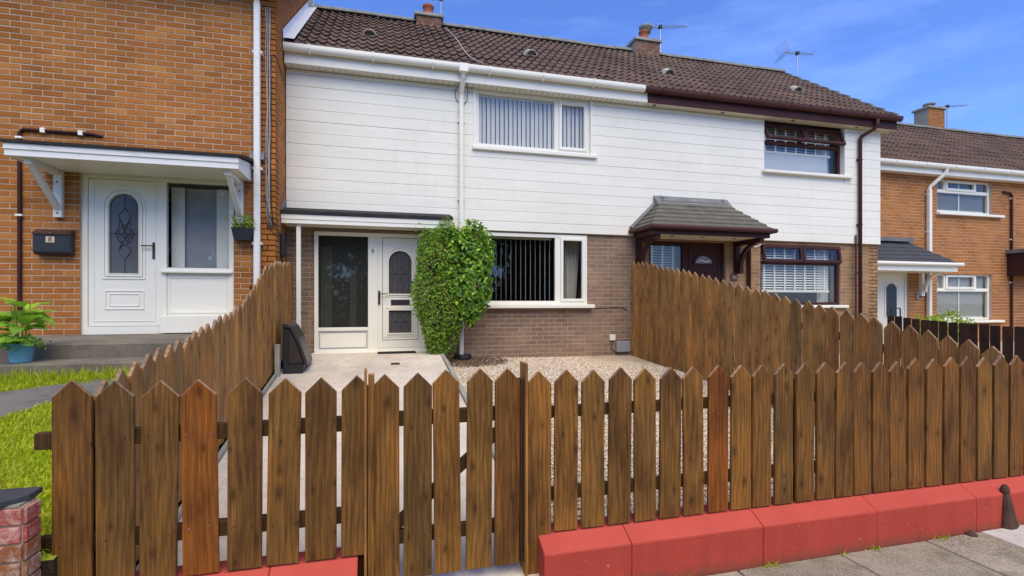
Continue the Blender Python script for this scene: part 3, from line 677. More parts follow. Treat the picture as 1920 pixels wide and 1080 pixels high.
# conduit and waste pipe on the left
x0, zq = PY(37, 242, 7.68); x1, _ = PY(192, 250, 7.68)
m = MB(); m.tube([(x0, 7.675, 1.5), (x0, 7.675, zq-.04), (x0+.04, 7.675, zq), (x1-.12, 7.675, zq), (x1, 7.70, zq-.02)], .022, 8); cd = m.build('conduit', 'upvc_brown', h8)
for q in (.22, .62): MB().box(x0+q, x0+q+.05, 7.65, 7.70, zq-.028, zq+.03).build('clip', 'upvc', cd)
for q in (2.68, 3.64): MB().box(x0-.035, x0+.035, 7.65, 7.70, q, q+.025).build('clip', 'upvc', cd)
# flat canopy
CX0, CX1, CF = -4.03, -1.655, 7.0
m = MB(); m.prism([(CF, 3.265), (7.70, 3.265), (7.70, 3.53), (CF, 3.405)], CX0+.025, CX1-.025, 'x'); can = m.build('canopy', 'upvc', h8)
MB().box(CX0, CX1, CF-.022, CF-.001, 3.26, 3.40).build('canopy_fascia', 'trim_white', can, bevel=.004)
MB().box(CX0-.004, CX1+.004, CF-.034, CF-.023, 3.335, 3.40).build('drip_trim', 'trim_white', can)
for xx in (CX0, CX1-.024): MB().prism([(CF, 3.26), (7.69, 3.26), (7.69, 3.50), (CF, 3.40)], xx, xx+.024, 'x').build('canopy_side', 'trim_white', can)
MB().prism([(CF-.055, 3.402), (7.69, 3.53), (7.69, 3.575), (CF-.055, 3.437)], CX0-.04, CX1+.04, 'x').build('felt_roof', 'felt', can)
MB().prism([(7.60, 3.56), (7.685, 3.56), (7.685, 3.68), (7.67, 3.68)], CX1-.02, CX1+.16, 'x').build('lead_flashing', 'lead', can)
for xb in (-3.86, -1.80):
    m = MB(); m.box(xb-.045, xb+.045, 7.63, 7.69, 2.68, 3.26); m.box(xb-.035, xb+.035, 7.06, 7.63, 3.20, 3.262)
    m.add([(x, y, z) for x in (xb-.03, xb+.03) for (y, z) in ((7.63, 2.84), (7.63, 2.76), (7.10, 3.20), (7.16, 3.20))], [(0, 1, 2, 3), (7, 6, 5, 4), (0, 4, 5, 1), (1, 5, 6, 2), (2, 6, 7, 3), (3, 7, 4, 0)])
    br = m.build('bracket', 'trim_white', can)
    for zz in (2.73, 3.12): MB().tube([(xb, 7.632, zz), (xb, 7.622, zz)], .010, 8).build('bolt', 'metal_dark', br)
# door and sidelight
FY = G8+.035
def arch_plate(m, X0, X1, Z0, Z1, a0, a1, b0, b1, y0, y1, n=14):
    """flat plate with an arched hole a0..a1 x b0..b1"""
    m.box(X0, a0, y0, y1, Z0, Z1); m.box(a1, X1, y0, y1, Z0, Z1)
    m.box(a0, a1, y0, y1, Z0, b0); m.box(a0, a1, y0, y1, b1, Z1)
    r = (a1-a0)/2; cx = (a0+a1)/2; zc = b1-r
    for sgn, cxn in ((1, a1), (-1, a0)):
        arc = [(cx+sgn*r*math.cos(math.pi/2*i/n), zc+r*math.sin(math.pi/2*i/n)) for i in range(n+1)]
        for i in range(n):
            p, q = arc[i], arc[i+1]
            m.add([(cxn, y0, b1), (p[0], y0, p[1]), (q[0], y0, q[1])], [(0, 1, 2)])
            m.add([(p[0], y0, p[1]), (q[0], y0, q[1]), (q[0], y1, q[1]), (p[0], y1, p[1])], [(0, 1, 2, 3)])
def handle(parent, x, z, y, s, mat='metal_dark'):
    m = MB(); m.box(x-.016, x+.016, y-.012, y, z-.11, z+.11); m.tube([(x, y-.01, z+.06), (x, y-.05, z+.06), (x+s*.03, y-.055, z+.06), (x+s*.13, y-.055, z+.06)], .009, 8)
    return m.build('handle', mat, parent, bevel=.002)
X0, X1, Z0, Z1 = OP8
MB().box(X0-.0, X1, G8+.11, G8+.14, Z0, Z0+.01).build('threshold', 'cement', h8)
m = MB(); m.frame(X0, X1, Z0, Z1, .065, FY, FY+.07)
xm = -2.735; m.box(xm-.035, xm+.035, FY, FY+.07, Z0+.065, Z1-.065); m.box(X0+.065, xm-.035, FY, FY+.07, Z0+.0652, Z0+.10)
m.box(xm+.035, X1-.065, FY, FY+.07, 2.00, 2.075); m.box(xm+.036, X1-.066, FY+.02, FY+.05, Z0+.066, 2.0)
ent = m.build('entrance_screen', 'upvc', h8)
m = MB(); m.box(xm-.02, X1-.02, FY-.05, FY-.001, 2.005, 2.03); m.build('sill', 'upvc', ent, bevel=.004)
m = MB(); m.box(xm+.0, X1-.05, FY-.12, FY-.001, Z0+.01, Z0+.235); m.build('low_panel', 'upvc', ent, bevel=.006)
m = MB(); m.frame(xm+.06, X1-.10, Z0+.27, 1.95, .012, FY+.012, FY+.02); m.build('panel_bead', 'upvc', ent)
lx0, lx1, lz0, lz1 = X0+.07, xm-.037, Z0+.105, Z1-.07
ga0, gb1 = PY(204, 362, FY); ga1, gb0 = PY(260, 513, FY)
m = MB(); arch_plate(m, lx0, lx1, lz0, lz1, ga0, ga1, gb0, gb1, FY+.012, FY+.06); leaf = m.build('door_leaf', 'upvc', ent)
m = MB()
for k, (g1, g2, pr) in enumerate(((.075, .050, .012), (.040, .012, .020))):
    m.ring(arch(ga0-g1, ga1+g1, gb0-g1, gb1+g1), arch(ga0-g2, ga1+g2, gb0-g2, gb1+g2), FY+.012-pr, FY+.012)
m.ring(arch(ga0-.010, ga1+.010, gb0-.010, gb1+.010), arch(ga0, ga1, gb0, gb1), FY-.012, FY+.012)
m.frame(lx0+.055, lx1-.055, lz0+.06, lz1-.06, .010, FY+.006, FY+.012)
pz0, pz1 = 1.52, 1.77
for g, pr in ((0, .010), (.05, .008)): m.frame(ga0-.05+g, ga1+.06-g, pz0+g*.8, pz1-g*.8, .014, FY+.012-pr, FY+.012)
m.build('door_moulding', 'upvc', ent, bevel=.002)
MB().prism(arch(ga0-.005, ga1+.005, gb0-.005, gb1+.005), FY+.03, FY+.036).build('door_glass', 'glass_leaded', ent)
cx, cz = (ga0+ga1)/2, gb0+(gb1-gb0)*.50
m = MB(); yl = FY+.026
def lead(pts): m.tube([(cx+p[0], yl, cz+p[1]) for p in pts], .0045, 5)
def bow(x0, z0, x1, z1, b, n=8):
    dx, dz = x1-x0, z1-z0; return [(x0+dx*i/n-dz*b*math.sin(math.pi*i/n), z0+dz*i/n+dx*b*math.sin(math.pi*i/n)) for i in range(n+1)]
hw = (ga1-ga0)/2
lead([(0, gb1-cz-.02), (0, .33)]); lead([(0, -.33), (0, gb0-cz)])
for s in (1, -1):
    lead(bow(0, .33, 0, .10, .30*s)); lead(bow(0, -.33, 0, -.10, -.30*s)); lead([(s*hw, 0), (s*.10, 0)])
    lead(bow(s*.12, 0, 0, .10, .35*s)); lead(bow(s*.12, 0, 0, -.10, -.35*s)); lead(bow(s*.05, .20, s*.12, .0, -.25*s)); lead(bow(s*.05, -.20, s*.12, .0, .25*s))
    lead(bow(s*.06, .16, -s*.07, -.12, .2*s)); lead(bow(s*.02, .10, -s*.10, -.04, .25*s)); lead(bow(s*.09, .06, -s*.02, -.16, .2*s))
m.build('lead_pattern', 'metal_dark', ent)
hx, hz = PY(288, 470, FY); handle(ent, hx, hz, FY+.012, -1)
pane(ent, xm+.035, X1-.065, 2.075, Z1-.065, FY+.03)
MB().box(xm+.04, X1-.07, FY+.20, FY+.205, 2.08, Z1-.10).build('pane_backing', 'net_grey', ent)
m = MB(); m.box(xm+.04, xm+.20, FY+.16, FY+.165, 2.08, Z1-.10); m.box(X1-.26, X1-.07, FY+.16, FY+.165, 2.08, Z1-.10); m.build('curtain', 'blind_white', ent)
room(h8, X0, X1, 1.3, 3.2, G8+.24)

# ================================================================ WHITE-BOARDED HOUSE (number 9)
EAVE, FAS, ZE, ZR, YR = 8.22, 8.27, 5.455, 7.68, 11.3
h9 = thing('white_boarded_house', 'white weatherboarded house with brown brick below, shrub by its white door', 'house', HG)
WIN9U, WIN9G, OP9 = (1.60, 3.672, 4.235, 5.20), (1.735, 3.625, 1.575, 2.80), (-.945, .80, .815, 2.72)
brick_wall(h9, WX+.01, PL, 0.58, 2.83, G9, 'f', [WIN9G, OP9], 'brick_brown', 'mortar_brown')
def boards(house, x0, x1, win, zt=5.20, zb=2.83):
    pitch = .178; tops = []; z = 5.127
    cuts = [zt]
    while z > zb+.05: cuts.append(z); z -= pitch
    cuts.append(zb)
    m = MB()
    for (a, b, c, d) in ((x0, win[0], zb, zt), (win[1], x1, zb, zt), (win[0], win[1], zb, win[2])): m.box(a, b, CL+.012, G9-.003, c, d)
    back = m.build('cladding', 'clad_white', house)
    for hi, lo in zip(cuts, cuts[1:]):
        iv = [(x0, x1)]
        if lo < win[3] and hi > win[2]+.02: iv = [(x0, win[0]), (win[1], x1)]
        for a, b in iv:
            lo2 = lo
            m = MB(); g = .004; dy = random.uniform(-.0012, .0012)
            m.prism([(CL+.011, lo2), (CL+dy-.001, lo2+.001), (CL+dy, hi-.012), (CL+.004, hi-.003), (CL+.011, hi-.003)], a, b, 'x')
            m.build('board', 'clad_white', back)
    return back
boards(h9, WX+.016, PL, WIN9U)
tiled_roof(h9, WX+.02, PL, EAVE, ZE, YR, ZR, 11)
for px, py in ((693, 70), (997, 107)):
    r = ray(px, py); s = (ZR-ZE)/(YR-EAVE); tt = (ZE-EAVE*s-H)/(r[2]-s*r[1]); X, Y = r[0]*tt, r[1]*tt
    roof_vent(h9, X, (Y-EAVE)*math.hypot(1, s), EAVE, ZE, YR, ZR)
# eaves of number 9 in white
gutter(h9, WX+.02, PL-.0, 8.15, 5.455, 'upvc', None, 0)
MB().box(WX+.02, PL+.10, FAS, FAS+.018, 5.205, 5.43).build('fascia', 'upvc', h9)
MB().box(WX+.02, PL+.10, FAS+.019, G9-.01, 5.205, 5.222).build('soffit', 'upvc', h9)
m = MB(); x = WX+.1
while x < PL: m.box(x, x+.004, FAS+.03, CL-.01, 5.199, 5.206); x += .10
m.build('soffit_groove', 'grey_plastic', h9)
# stepped white flashing against the taller brick gable
m = MB(); s = (ZR-ZE)/(YR-EAVE)
m.add([(WX+.018, 8.18, ZE-.02), (WX+.018, YR, ZR+.0), (WX+.018, YR, ZR+.20), (WX+.018, 8.18, ZE+.20)], [(0, 1, 2, 3)])
m.add([(WX+.019, 8.18, ZE+.075), (WX+.019, YR, ZR+.075), (WX+.17, YR, ZR+.075), (WX+.17, 8.18, ZE+.075)], [(0, 1, 2, 3)])
m.build('flashing', 'flashing_white', h9)
# chimney with a pot
def chimney(house, xc, yc, zt, wx, wy, zb, pot=True, mat='brick_red', cowl=False):
    ch = None
    m = MB(); m.box(xc-wx/2, xc+wx/2, yc-wy/2, yc+wy/2, zb, zt)
    ch = m.build('chimney', 'mortar_brown', house)
    n = 0; z = zt-.075
    while z > zb:
        off = .1125 if n % 2 else 0; x = xc-wx/2+off-.225
        while x < xc+wx/2:
            a, b = max(x+.005, xc-wx/2), min(x+.22, xc+wx/2)
            if b-a > .03:
                o = link('brick', BRICK_MESH.setdefault(mat, UB.mesh('brick', mat)), ch); o.location = ((a+b)/2, yc-wy/2+.004, z+.0375); o.scale = (b-a, .012, .065)
            x += .225
        z -= .075; n += 1
    MB().box(xc-wx/2-.05, xc+wx/2+.05, yc-wy/2-.05, yc+wy/2+.05, zt, zt+.07).build('capping', 'cement', ch, bevel=.01)
    if pot:
        m = MB(); m.lathe([(.14, 0), (.13, .05), (.11, .10), (.105, .20), (.125, .22), (.125, .26), (.10, .27)], (xc, yc, zt+.07), 16); m.build('chimney_pot', 'terracotta', ch, smooth=True)
    if cowl:
        m = MB(); zc = zt+.33; m.lathe([(.115, -.02), (.12, .06), (.17, .09), (.17, .13), (.10, .17)], (xc+.06, yc, zc), 16); m.build('cowl', 'cement', ch, smooth=True)
    return ch
YC = 11.45
x, z = PY(803, 25, 11.22); chimney(h9, x, 11.22, z-.18, .52, .40, 7.2)
# aerial cable on the roof
def on_roof(px, py, lift=.05):
    r = ray(px, py); s = (ZR-ZE)/(YR-EAVE); tt = (ZE+lift-EAVE*s-H)/(r[2]-s*r[1]); return (r[0]*tt, r[1]*tt, H+r[2]*tt)
cable(h9, [on_roof(*p) for p in ((834, 52), (846, 62), (858, 76), (870, 95), (880, 106), (893, 114), (906, 119))], .012, 'cable_grey', 'aerial_cable')
# downpipe
xp = PY(865, 400, CL-.05)[0]
m = MB(); m.box(xp-.036, xp+.036, CL-.085, CL-.012, .74, 4.98); dp = m.build('downpipe', 'upvc', h9, bevel=.012)
m = MB(); m.tube([(xp, CL-.048, 4.96), (xp, CL-.06, 5.05), (xp, 8.24, 5.27), (xp, 8.205, 5.36)], .040, 8); m.box(xp-.07, xp+.07, 8.14, 8.265, 5.33, 5.458); m.build('swan_neck', 'upvc', dp)
for zc in (4.60, 3.30, 1.20): MB().box(xp-.055, xp+.055, CL-.05, CL-.002, zc, zc+.03).build('clip', 'upvc', dp)
MB().lathe([(.13, 0), (.15, .05), (.14, .10), (.10, .10)], (xp+.02, CL-.08, .655), 16).build('gully', 'black_plastic', dp)
cable(h9, [(xp+.05, 8.26, 5.25), (xp+.11, 8.40, 5.12), (xp+.10, CL-.012, 4.98), (xp+.05, CL-.012, 4.90)], .005)
cable(h9, [(xp-.05, 8.30, 5.20), (xp-.10, CL-.02, 5.10), (xp-.09, CL-.012, 5.00), (xp-.05, CL-.012, 4.93)], .005)
# upstairs window with vertical blinds
def window_frame(house, X0, X1, Z0, Z1, y, mull, mat, fw=.055):
    m = MB(); m.frame(X0, X1, Z0, Z1, fw, y, y+.07)
    for a, b in mull: m.box(a, b, y+.001, y+.068, Z0+fw, Z1-fw)
    return m.build('window', mat, house, bevel=.006)
def vertical_blind(win, x0, x1, z0, z1, y, pitch, ang, mat, wd=.089):
    me = slat_mesh(z1-z0, wd, mat); x = x0+pitch/2
    while x < x1-.01:
        o = link('blind_slat', me, win); o.location = (x, y, z0); o.rotation_euler = (0, 0, R(ang+random.gauss(0, 2.5))); x += pitch
    MB().box(x0, x1, y-.02, y+.02, z1, z1+.03).build('blind_rail', 'upvc', win)
X0, X1, Z0, Z1 = WIN9U; wy = CL+.03
m1 = PY(1043, 230, wy)[0]; m0 = m1-.035; m2 = m1+.05
win = window_frame(h9, X0, X1, Z0, Z1, wy, [(m0, m2)], 'upvc', .06)
MB().frame(m2, X1-.055, Z0+.055, Z1-.055, .055, wy-.018, wy+.04).build('casement', 'upvc', win, bevel=.005)
pane(win, X0+.06, m0, Z0+.06, Z1-.06, wy+.03); pane(win, m2+.055, X1-.11, Z0+.11, Z1-.11, wy+.03)
vertical_blind(win, X0+.05, m0+.02, Z0+.02, Z1-.09, wy+.072, .078, 30, 'blind_grey'); vertical_blind(win, m2+.02, X1-.05, Z0+.02, Z1-.09, wy+.072, .078, 30, 'blind_grey')
MB().box(X0-.06, X1+.12, CL-.055, wy+.02, Z0-.065, Z0-.001).build('sill', 'upvc', win, bevel=.008)
for q0, q1 in ((X0-.04, X0-.001), (X1+.001, X1+.04)): MB().box(q0, q1, CL-.012, CL+.05, Z0, Z1).build('window_trim', 'upvc', win)
room(h9, X0, X1, Z0, Z1, G9+.12)
# living-room window
X0, X1, Z0, Z1 = WIN9G; wy = G9-.035
m0 = PY(1041, 500, wy)[0]; m2 = PY(1051, 500, wy)[0]
win = window_frame(h9, X0, X1, Z0, Z1, wy, [(m0, m2)], 'upvc', .06)
MB().frame(m2, X1-.05, Z0+.05, Z1-.05, .05, wy-.018, wy+.04).build('casement', 'upvc', win, bevel=.005)
pane(win, X0+.06, m0, Z0+.06, Z1-.06, wy+.03); pane(win, m2+.05, X1-.10, Z0+.10, Z1-.10, wy+.03)
vertical_blind(win, X0+.05, m0, Z0+.03, Z1-.08, wy+.20, .089, 80, 'blind_dim', .05); vertical_blind(win, m2+.03, X1-.3, Z0+.03, Z1-.08, wy+.20, .089, 80, 'blind_dim', .05)
m = MB(); n = 24; vs = []
for zz in (Z0, Z1-.06):
    for i in range(n+1): u = i/n; vs.append((X1-.30+u*.30-(.08*u if zz == Z0 else 0), wy+.36+.03*math.sin(u*22), zz))
m.add(vs, [(i, i+1, n+2+i, n+1+i) for i in range(n)]); m.build('curtain', 'curtain', win, smooth=True)
MB().box(X0-.10, X1+.11, G9-.13, wy+.02, Z0-.065, Z0-.001).build('sill', 'upvc', win, bevel=.008)
room(h9, X0, X1, Z0, Z1, G9+.24, 3.0)
# entrance: glazed side panel and door
X0, X1, Z0, Z1 = OP9; FY = G9-.04
p9 = lambda x, y: PY(x, y, FY)
m = MB(); m.frame(X0, X1, Z0, Z1, .06, FY, FY+.07)
xa, xb = p9(690, 500)[0], p9(706, 500)[0]; zt = p9(640, 614)[1]
m.box(xa, xb+.02, FY-.001, FY+.068, Z0+.06, Z1-.06); m.box(X0+.06, xa, FY, FY+.066, zt-.055, zt); m.box(X0+.061, xa-.001, FY+.02, FY+.05, Z0+.061, zt-.056)
ent = m.build('entrance_screen', 'upvc', h9, bevel=.004)
MB().frame(X0+.075, xa-.015, Z0+.075, zt-.07, .010, FY+.012, FY+.02).build('panel_bead', 'grey_plastic', ent)
pane(ent, X0+.06, xa, zt, Z1-.06, FY+.03, 'glass_obscure')
lx0, lx1, lz0, lz1 = xb+.02, X1-.06, Z0+.065, Z1-.06
ga0, gb1 = p9(729, 470); ga1, gb0 = p9(772, 551); la0, lb1 = p9(729, 582); la1, lb0 = p9(772, 624)
zmid = (gb0+lb1)/2
m = MB(); arch_plate(m, lx0, lx1, zmid, lz1, ga0, ga1, gb0, gb1, FY+.010, FY+.055)
for bx in ((lx0, la0, lz0, zmid), (la1, lx1, lz0, zmid), (la0, la1, lz0, lb0), (la0, la1, lb1, zmid)): m.box(bx[0], bx[1], FY+.010, FY+.055, bx[2], bx[3])
m.build('door_leaf', 'upvc', ent)
m = MB()
m.ring(arch(ga0-.06, ga1+.06, gb0-.05, gb1+.06), arch(ga0-.042, ga1+.042, gb0-.032, gb1+.042), FY-.0, FY+.010)
m.ring(arch(ga0-.022, ga1+.022, gb0-.022, gb1+.022), arch(ga0, ga1, gb0, gb1), FY-.012, FY+.010)
m.frame(la0-.022, la1+.022, lb0-.022, lb1+.022, .022, FY-.012, FY+.010); m.frame(la0-.06, la1+.06, lb0-.06, lb1+.05, .014, FY, FY+.010)
m.build('door_moulding', 'upvc', ent, bevel=.002)
ox0, oz0 = p9(717, 638); ox1, oz1 = p9(784, 447)
MB().frame(ox0, ox1, oz0, oz1, .007, FY+.007, FY+.0105).build('gasket', 'metal_dark', ent)
MB().prism(arch(ga0-.005, ga1+.005, gb0-.005, gb1+.005), FY+.030, FY+.036).build('door_glass', 'glass_leaded', ent)
MB().box(la0-.004, la1+.004, FY+.030, FY+.036, lb0-.004, lb1+.004).build('door_glass', 'glass_leaded', ent)
for (a0, a1, c) in ((ga0, ga1, gb0+(gb1-gb0)*.47), (la0, la1, (lb0+lb1)/2)):
    cx = (a0+a1)/2
    for nm, mt, q in (('teal_motif', 'teal_glass', [(.075, 0), (-.075, 0), (0, .085), (0, -.085)]), ('plum_motif', 'plum_glass', [(0, 0)])):
        m = MB()
        for dx, dz in q:
            ax, az = (.042, .013) if abs(dx) > 0 else ((.013, .045) if abs(dz) > 0 else (.028, .024))
            m.prism([(cx+dx+ax, c+dz), (cx+dx, c+dz+az), (cx+dx-ax, c+dz), (cx+dx, c+dz-az)], FY+.024, FY+.0295)
        m.build(nm, mt, ent)
    m = MB()
    for k in (-.13, -.045, .045, .13): m.tube([(cx+k, FY+.027, lb0 if a0 == la0 and c < zmid else gb0), (cx+k, FY+.027, lb1 if c < zmid else gb1-.10-abs(k)*.4)], .003, 4)
    m.build('lead_line', 'metal_dark', ent)
lbx0, lbz1 = p9(733, 562); lbx1, lbz0 = p9(768, 572)
MB().box(lbx0, lbx1, FY-.004, FY+.010, lbz0, lbz1).build('letterbox', 'black_plastic', ent, bevel=.003)
hx, hz = p9(711, 551); handle(ent, hx, hz-.06, FY-.002, 1)
nx, nz = p9(699, 472); text('house_number', '9', .10, (nx, FY-.004, nz), 'metal_dark', ent)
room(h9, X0, X1, .9, 2.7, G9+.20, 2.2)
MB().box(X0-.02, X1+.02, FY-.06, FY-.002, Z0-.03, Z0+.012).build('threshold', 'upvc', ent)
m = MB(); n = 20; vs = []                                        # printed curtain and a pale newel post behind the side glass
for zz in (1.2, 2.5):
    for i in range(n+1): u = i/n; vs.append((X0+.09+u*.16, FY+.17+.02*math.sin(u*16), zz))
m.add(vs, [(i, i+1, n+2+i, n+1+i) for i in range(n)]); m.build('hall_curtain', 'curtain', ent, smooth=True)
MB().box(xa-.30, xa-.19, FY+.5, FY+.58, .9, 2.15).build('newel_post', 'blind_white', ent, bevel=.02)
# flat canopy over the door
X0, X1, CF = WX+.012, 1.13, 8.08
m = MB(); m.prism([(CF, 2.775), (CL-.002, 2.775), (CL-.002, 3.02), (CF, 2.90)], X0+.02, X1-.02, 'x'); can = m.build('canopy', 'upvc', h9)
m = MB(); m.box(X0, X1, CF-.022, CF-.001, 2.77, 2.905); m.box(X0-.002, X1+.002, CF-.032, CF-.023, 2.83, 2.905); m.build('canopy_fascia', 'upvc', can, bevel=.003)
MB().prism([(CF, 2.77), (CL-.003, 2.77), (CL-.003, 3.00), (CF, 2.90)], X1-.02, X1, 'x').build('canopy_side', 'upvc', can)
MB().prism([(CF-.05, 2.907), (CL-.004, 3.022), (CL-.004, 3.065), (CF-.05, 2.955)], X0-.02, X1+.03, 'x').build('felt_roof', 'felt', can)
MB().prism([(CF-.02, 2.965), (CL-.005, 3.07), (CL-.005, 3.20), (CF+.02, 3.04)], X0-.004, X0+.012, 'x').build('lead_flashing', 'lead', can)
xp = PY(560, 600, 8.14)[0]; MB().box(xp-.03, xp+.03, 8.11, 8.17, .80, 2.772).build('canopy_post', 'upvc', can, bevel=.004)
# meter box and cable on the brickwork
bx0, bz1 = PY(1153, 640, G9); bx1, bz0 = PY(1178, 659, G9)
MB().box(bx0, bx1, G9-.09, G9-.008, bz0, bz1).build('meter_box', 'grey_plastic', h9, bevel=.012)
wx0, wz1 = PY(1142, 627, G9); wx1, wz0 = PY(1152, 638, G9)
MB().box(wx0, wx1, G9-.05, G9-.008, wz0, wz1).build('socket_box', 'upvc', h9, bevel=.006)
cable(h9, [(wx0+.05, G9-.02, wz0), (wx0+.04, G9-.02, bz0+.05), (bx0+.03, G9-.03, bz0-.03)], .006)
cx0, cz0 = PY(1113, 578, G9); cable(h9, [(cx0, G9-.012, cz0), (cx0+.35, G9-.012, cz0+.01), (cx0+.55, G9-.012, cz0+.01), (cx0+.66, G9-.012, cz0-.04)], .006)

# ================================================================ WHITE-BOARDED HOUSE WITH BROWN TRIM (number 10)
h10 = thing('white_boarded_house', 'white weatherboarded end house with dark brown gutter, window frames and hipped porch', 'house', HG)
WIN10U, WIN10G, OP10 = (7.35, 9.32, 4.215, 5.17), (7.315, 9.277, 1.555, 2.775), (4.87, 6.52, .60, 2.765)
brick_wall(h10, PL, GE, 0.50, 2.83, G9, 'f', [WIN10G, OP10], 'brick_tan', 'mortar_brown')
boards(h10, PL, GE, WIN10U)
brick_wall(h10, G9, 14.0, 0.50, 5.3, GE-.0, 'r', [], 'brick_tan', 'mortar_brown', name='gable_wall', limit=0)
tiled_roof(h10, PL, GE+.12, EAVE, ZE, YR, ZR, 11)
for px, py in ((1256, 142), (1497, 174)):
    r = ray(px, py); s = (ZR-ZE)/(YR-EAVE); tt = (ZE-EAVE*s-H)/(r[2]-s*r[1]); X, Y = r[0]*tt, r[1]*tt
    roof_vent(h10, X, (Y-EAVE)*math.hypot(1, s), EAVE, ZE, YR, ZR)
m = MB(); s = (ZR-ZE)/(YR-EAVE)                                   # verge caps stepping up the gable
for r_ in range(11):
    ya, yb = EAVE+(YR-EAVE)*r_/11, EAVE+(YR-EAVE)*(r_+1)/11; za, zb = ZE+(ya-EAVE)*s, ZE+(yb-EAVE)*s
    m = MB(); m.add([(x, y, z) for x in (GE+.10, GE+.20) for (y, z) in ((ya, za-.06), (yb+.03, zb-.06), (yb+.03, zb+.045), (ya, za+.075))], [(0, 1, 2, 3), (7, 6, 5, 4), (0, 4, 5, 1), (1, 5, 6, 2), (2, 6, 7, 3), (3, 7, 4, 0)]); m.build('verge_cap', 'ridge_tile', h10)
gutter(h10, PL+.005, GE+.24, 8.15, 5.452, 'brown_gutter', None, 0)
MB().box(PL+.102, GE+.20, FAS-.012, FAS+.018, 5.205, 5.43).build('fascia', 'upvc_brown', h10)
MB().box(PL+.102, GE+.20, FAS+.019, G9-.01, 5.204, 5.222).build('soffit', 'soffit_cream', h10)
for px, py in ((1227, 192), (1355, 206), (1487, 221), (1606, 236)):
    X = PY(px, py, 8.36)[0]; MB().lathe([(.035, 0), (.035, .006)], (X, 8.36, 5.197), 12).build('soffit_spotlight', 'metal_dark', h10)
MB().box(GE+.18, GE+.20, FAS, 8.5, 5.20, 5.44).build('box_end', 'upvc', h10)
x, z = PY(1207, 74, 11.22); chimney(h10, x, 11.22, z-.15, .62, .40, 7.2, True, 'brick_red', True)
X, _ = PY(1613, 400, CL-.05)
m = MB(); m.tube([(X, CL-.05, .5), (X, CL-.05, 4.98), (X, CL-.07, 5.03), (X+.20, 8.26, 5.17), (X+.21, 8.205, 5.22), (X+.21, 8.205, 5.36)], .036, 10); dp = m.build('downpipe', 'brown_gutter', h10, smooth=True)
for zc in (4.55, 3.2, 2.2): MB().box(X-.055, X+.055, CL-.06, CL-.002, zc, zc+.03).build('clip', 'brown_gutter', dp)
MB().tube([(X-.09, CL-.03, .5), (X-.09, CL-.03, 3.0)], .016, 8).build('overflow_pipe', 'brown_gutter', h10)
def top_hung(win, x0, x1, z0, z1, y, ang, mat):
    fr = MB(); h = z1-z0; fr.frame(x0, x1, -h, 0, .055, -.03, .03); o = fr.build('casement', mat, win, bevel=.005); o.location = (0, y, z1); o.rotation_euler = (R(-ang), 0, 0)
    p = MB().box(x0+.05, x1-.05, -.003, .003, -h+.05, -.05).build('pane', 'glass', win); p.location = (0, y, z1); p.rotation_euler = (R(-ang), 0, 0)
def venetian(win, x0, x1, z0, z1, y, tapes, pitch=.05):
    m = MB(); z = z1-.03
    while z > z0+.03:
        m.add([(x0, y-.012, z), (x1, y-.012, z), (x1, y+.012, z+pitch*.50), (x0, y+.012, z+pitch*.50)], [(0, 1, 2, 3)]); z -= pitch
    m.build('venetian_slats', 'blind_white', win, kind='stuff')
    for i in range(tapes):
        xx = x0+(x1-x0)*(i+.5)/tapes; MB().box(xx-.02, xx+.02, y-.024, y-.020, z0, z1).build('blind_tape', 'upvc', win)
    MB().box(x0, x1, y-.025, y+.025, z0, z0+.045).build('bottom_rail', 'upvc', win)
for (wn, wy, bz, tilt) in ((WIN10U, CL+.11, .40, 22), (WIN10G, G9+.03, .26, 8)):
    X0, X1, Z0, Z1 = wn; zt = Z0+(Z1-Z0)*(.62 if wy < 8.58 and wn is WIN10U else .70); xm = (X0+X1)/2
    m = MB(); m.frame(X0, X1, Z0, Z1, .06, wy, wy+.07); m.box(X0+.06, X1-.06, wy+.001, wy+.069, zt-.04, zt+.03); m.box(xm-.035, xm+.035, wy+.001, wy+.069, zt+.03, Z1-.06)
    win = m.build('window', 'upvc_brown', h10, bevel=.005)
    top_hung(win, X0+.03, xm-.005, zt, Z1-.03, wy-.035, tilt, 'upvc_brown'); top_hung(win, xm+.005, X1-.03, zt, Z1-.03, wy-.035, tilt, 'upvc_brown')
    pane(win, X0+.06, X1-.06, Z0+.06, zt-.04, wy+.03)
    venetian(win, X0+.05, X1-.18, Z0+bz, Z1-.05, wy+.09, 7)
    if wn is WIN10U: MB().box(X0+.05, X1-.25, wy+.075, wy+.079, Z0+.02, Z0+bz).build('pane_backing', 'reflection_pale', win)  # added pale sheet that brightens the lower pane like a reflection
    m = MB(); n = 16; vs = []
    for zz in (Z0, Z1-.05):
        for i in range(n+1): u = i/n; vs.append((X1-.30+u*.28, wy+.26+.02*math.sin(u*18), zz))
    m.add(vs, [(i, i+1, n+2+i, n+1+i) for i in range(n)]); m.build('curtain', 'blind_white', win, smooth=True)
    MB().box(X0-.06, X1+.15, (CL if wn is WIN10U else G9)-.08, wy+.01, Z0-.06, Z0-.001).build('sill', 'upvc', win, bevel=.008)
    if wn is WIN10U:
        m = MB(); m.box(X0-.012, X0-.001, CL+.0, wy+.07, Z0, Z1); m.box(X1+.001, X1+.012, CL+.0, wy+.07, Z0, Z1); m.build('reveal', 'clad_white', win)
    room(h10, X0, X1, Z0, Z1, G9+.25, 2.4)
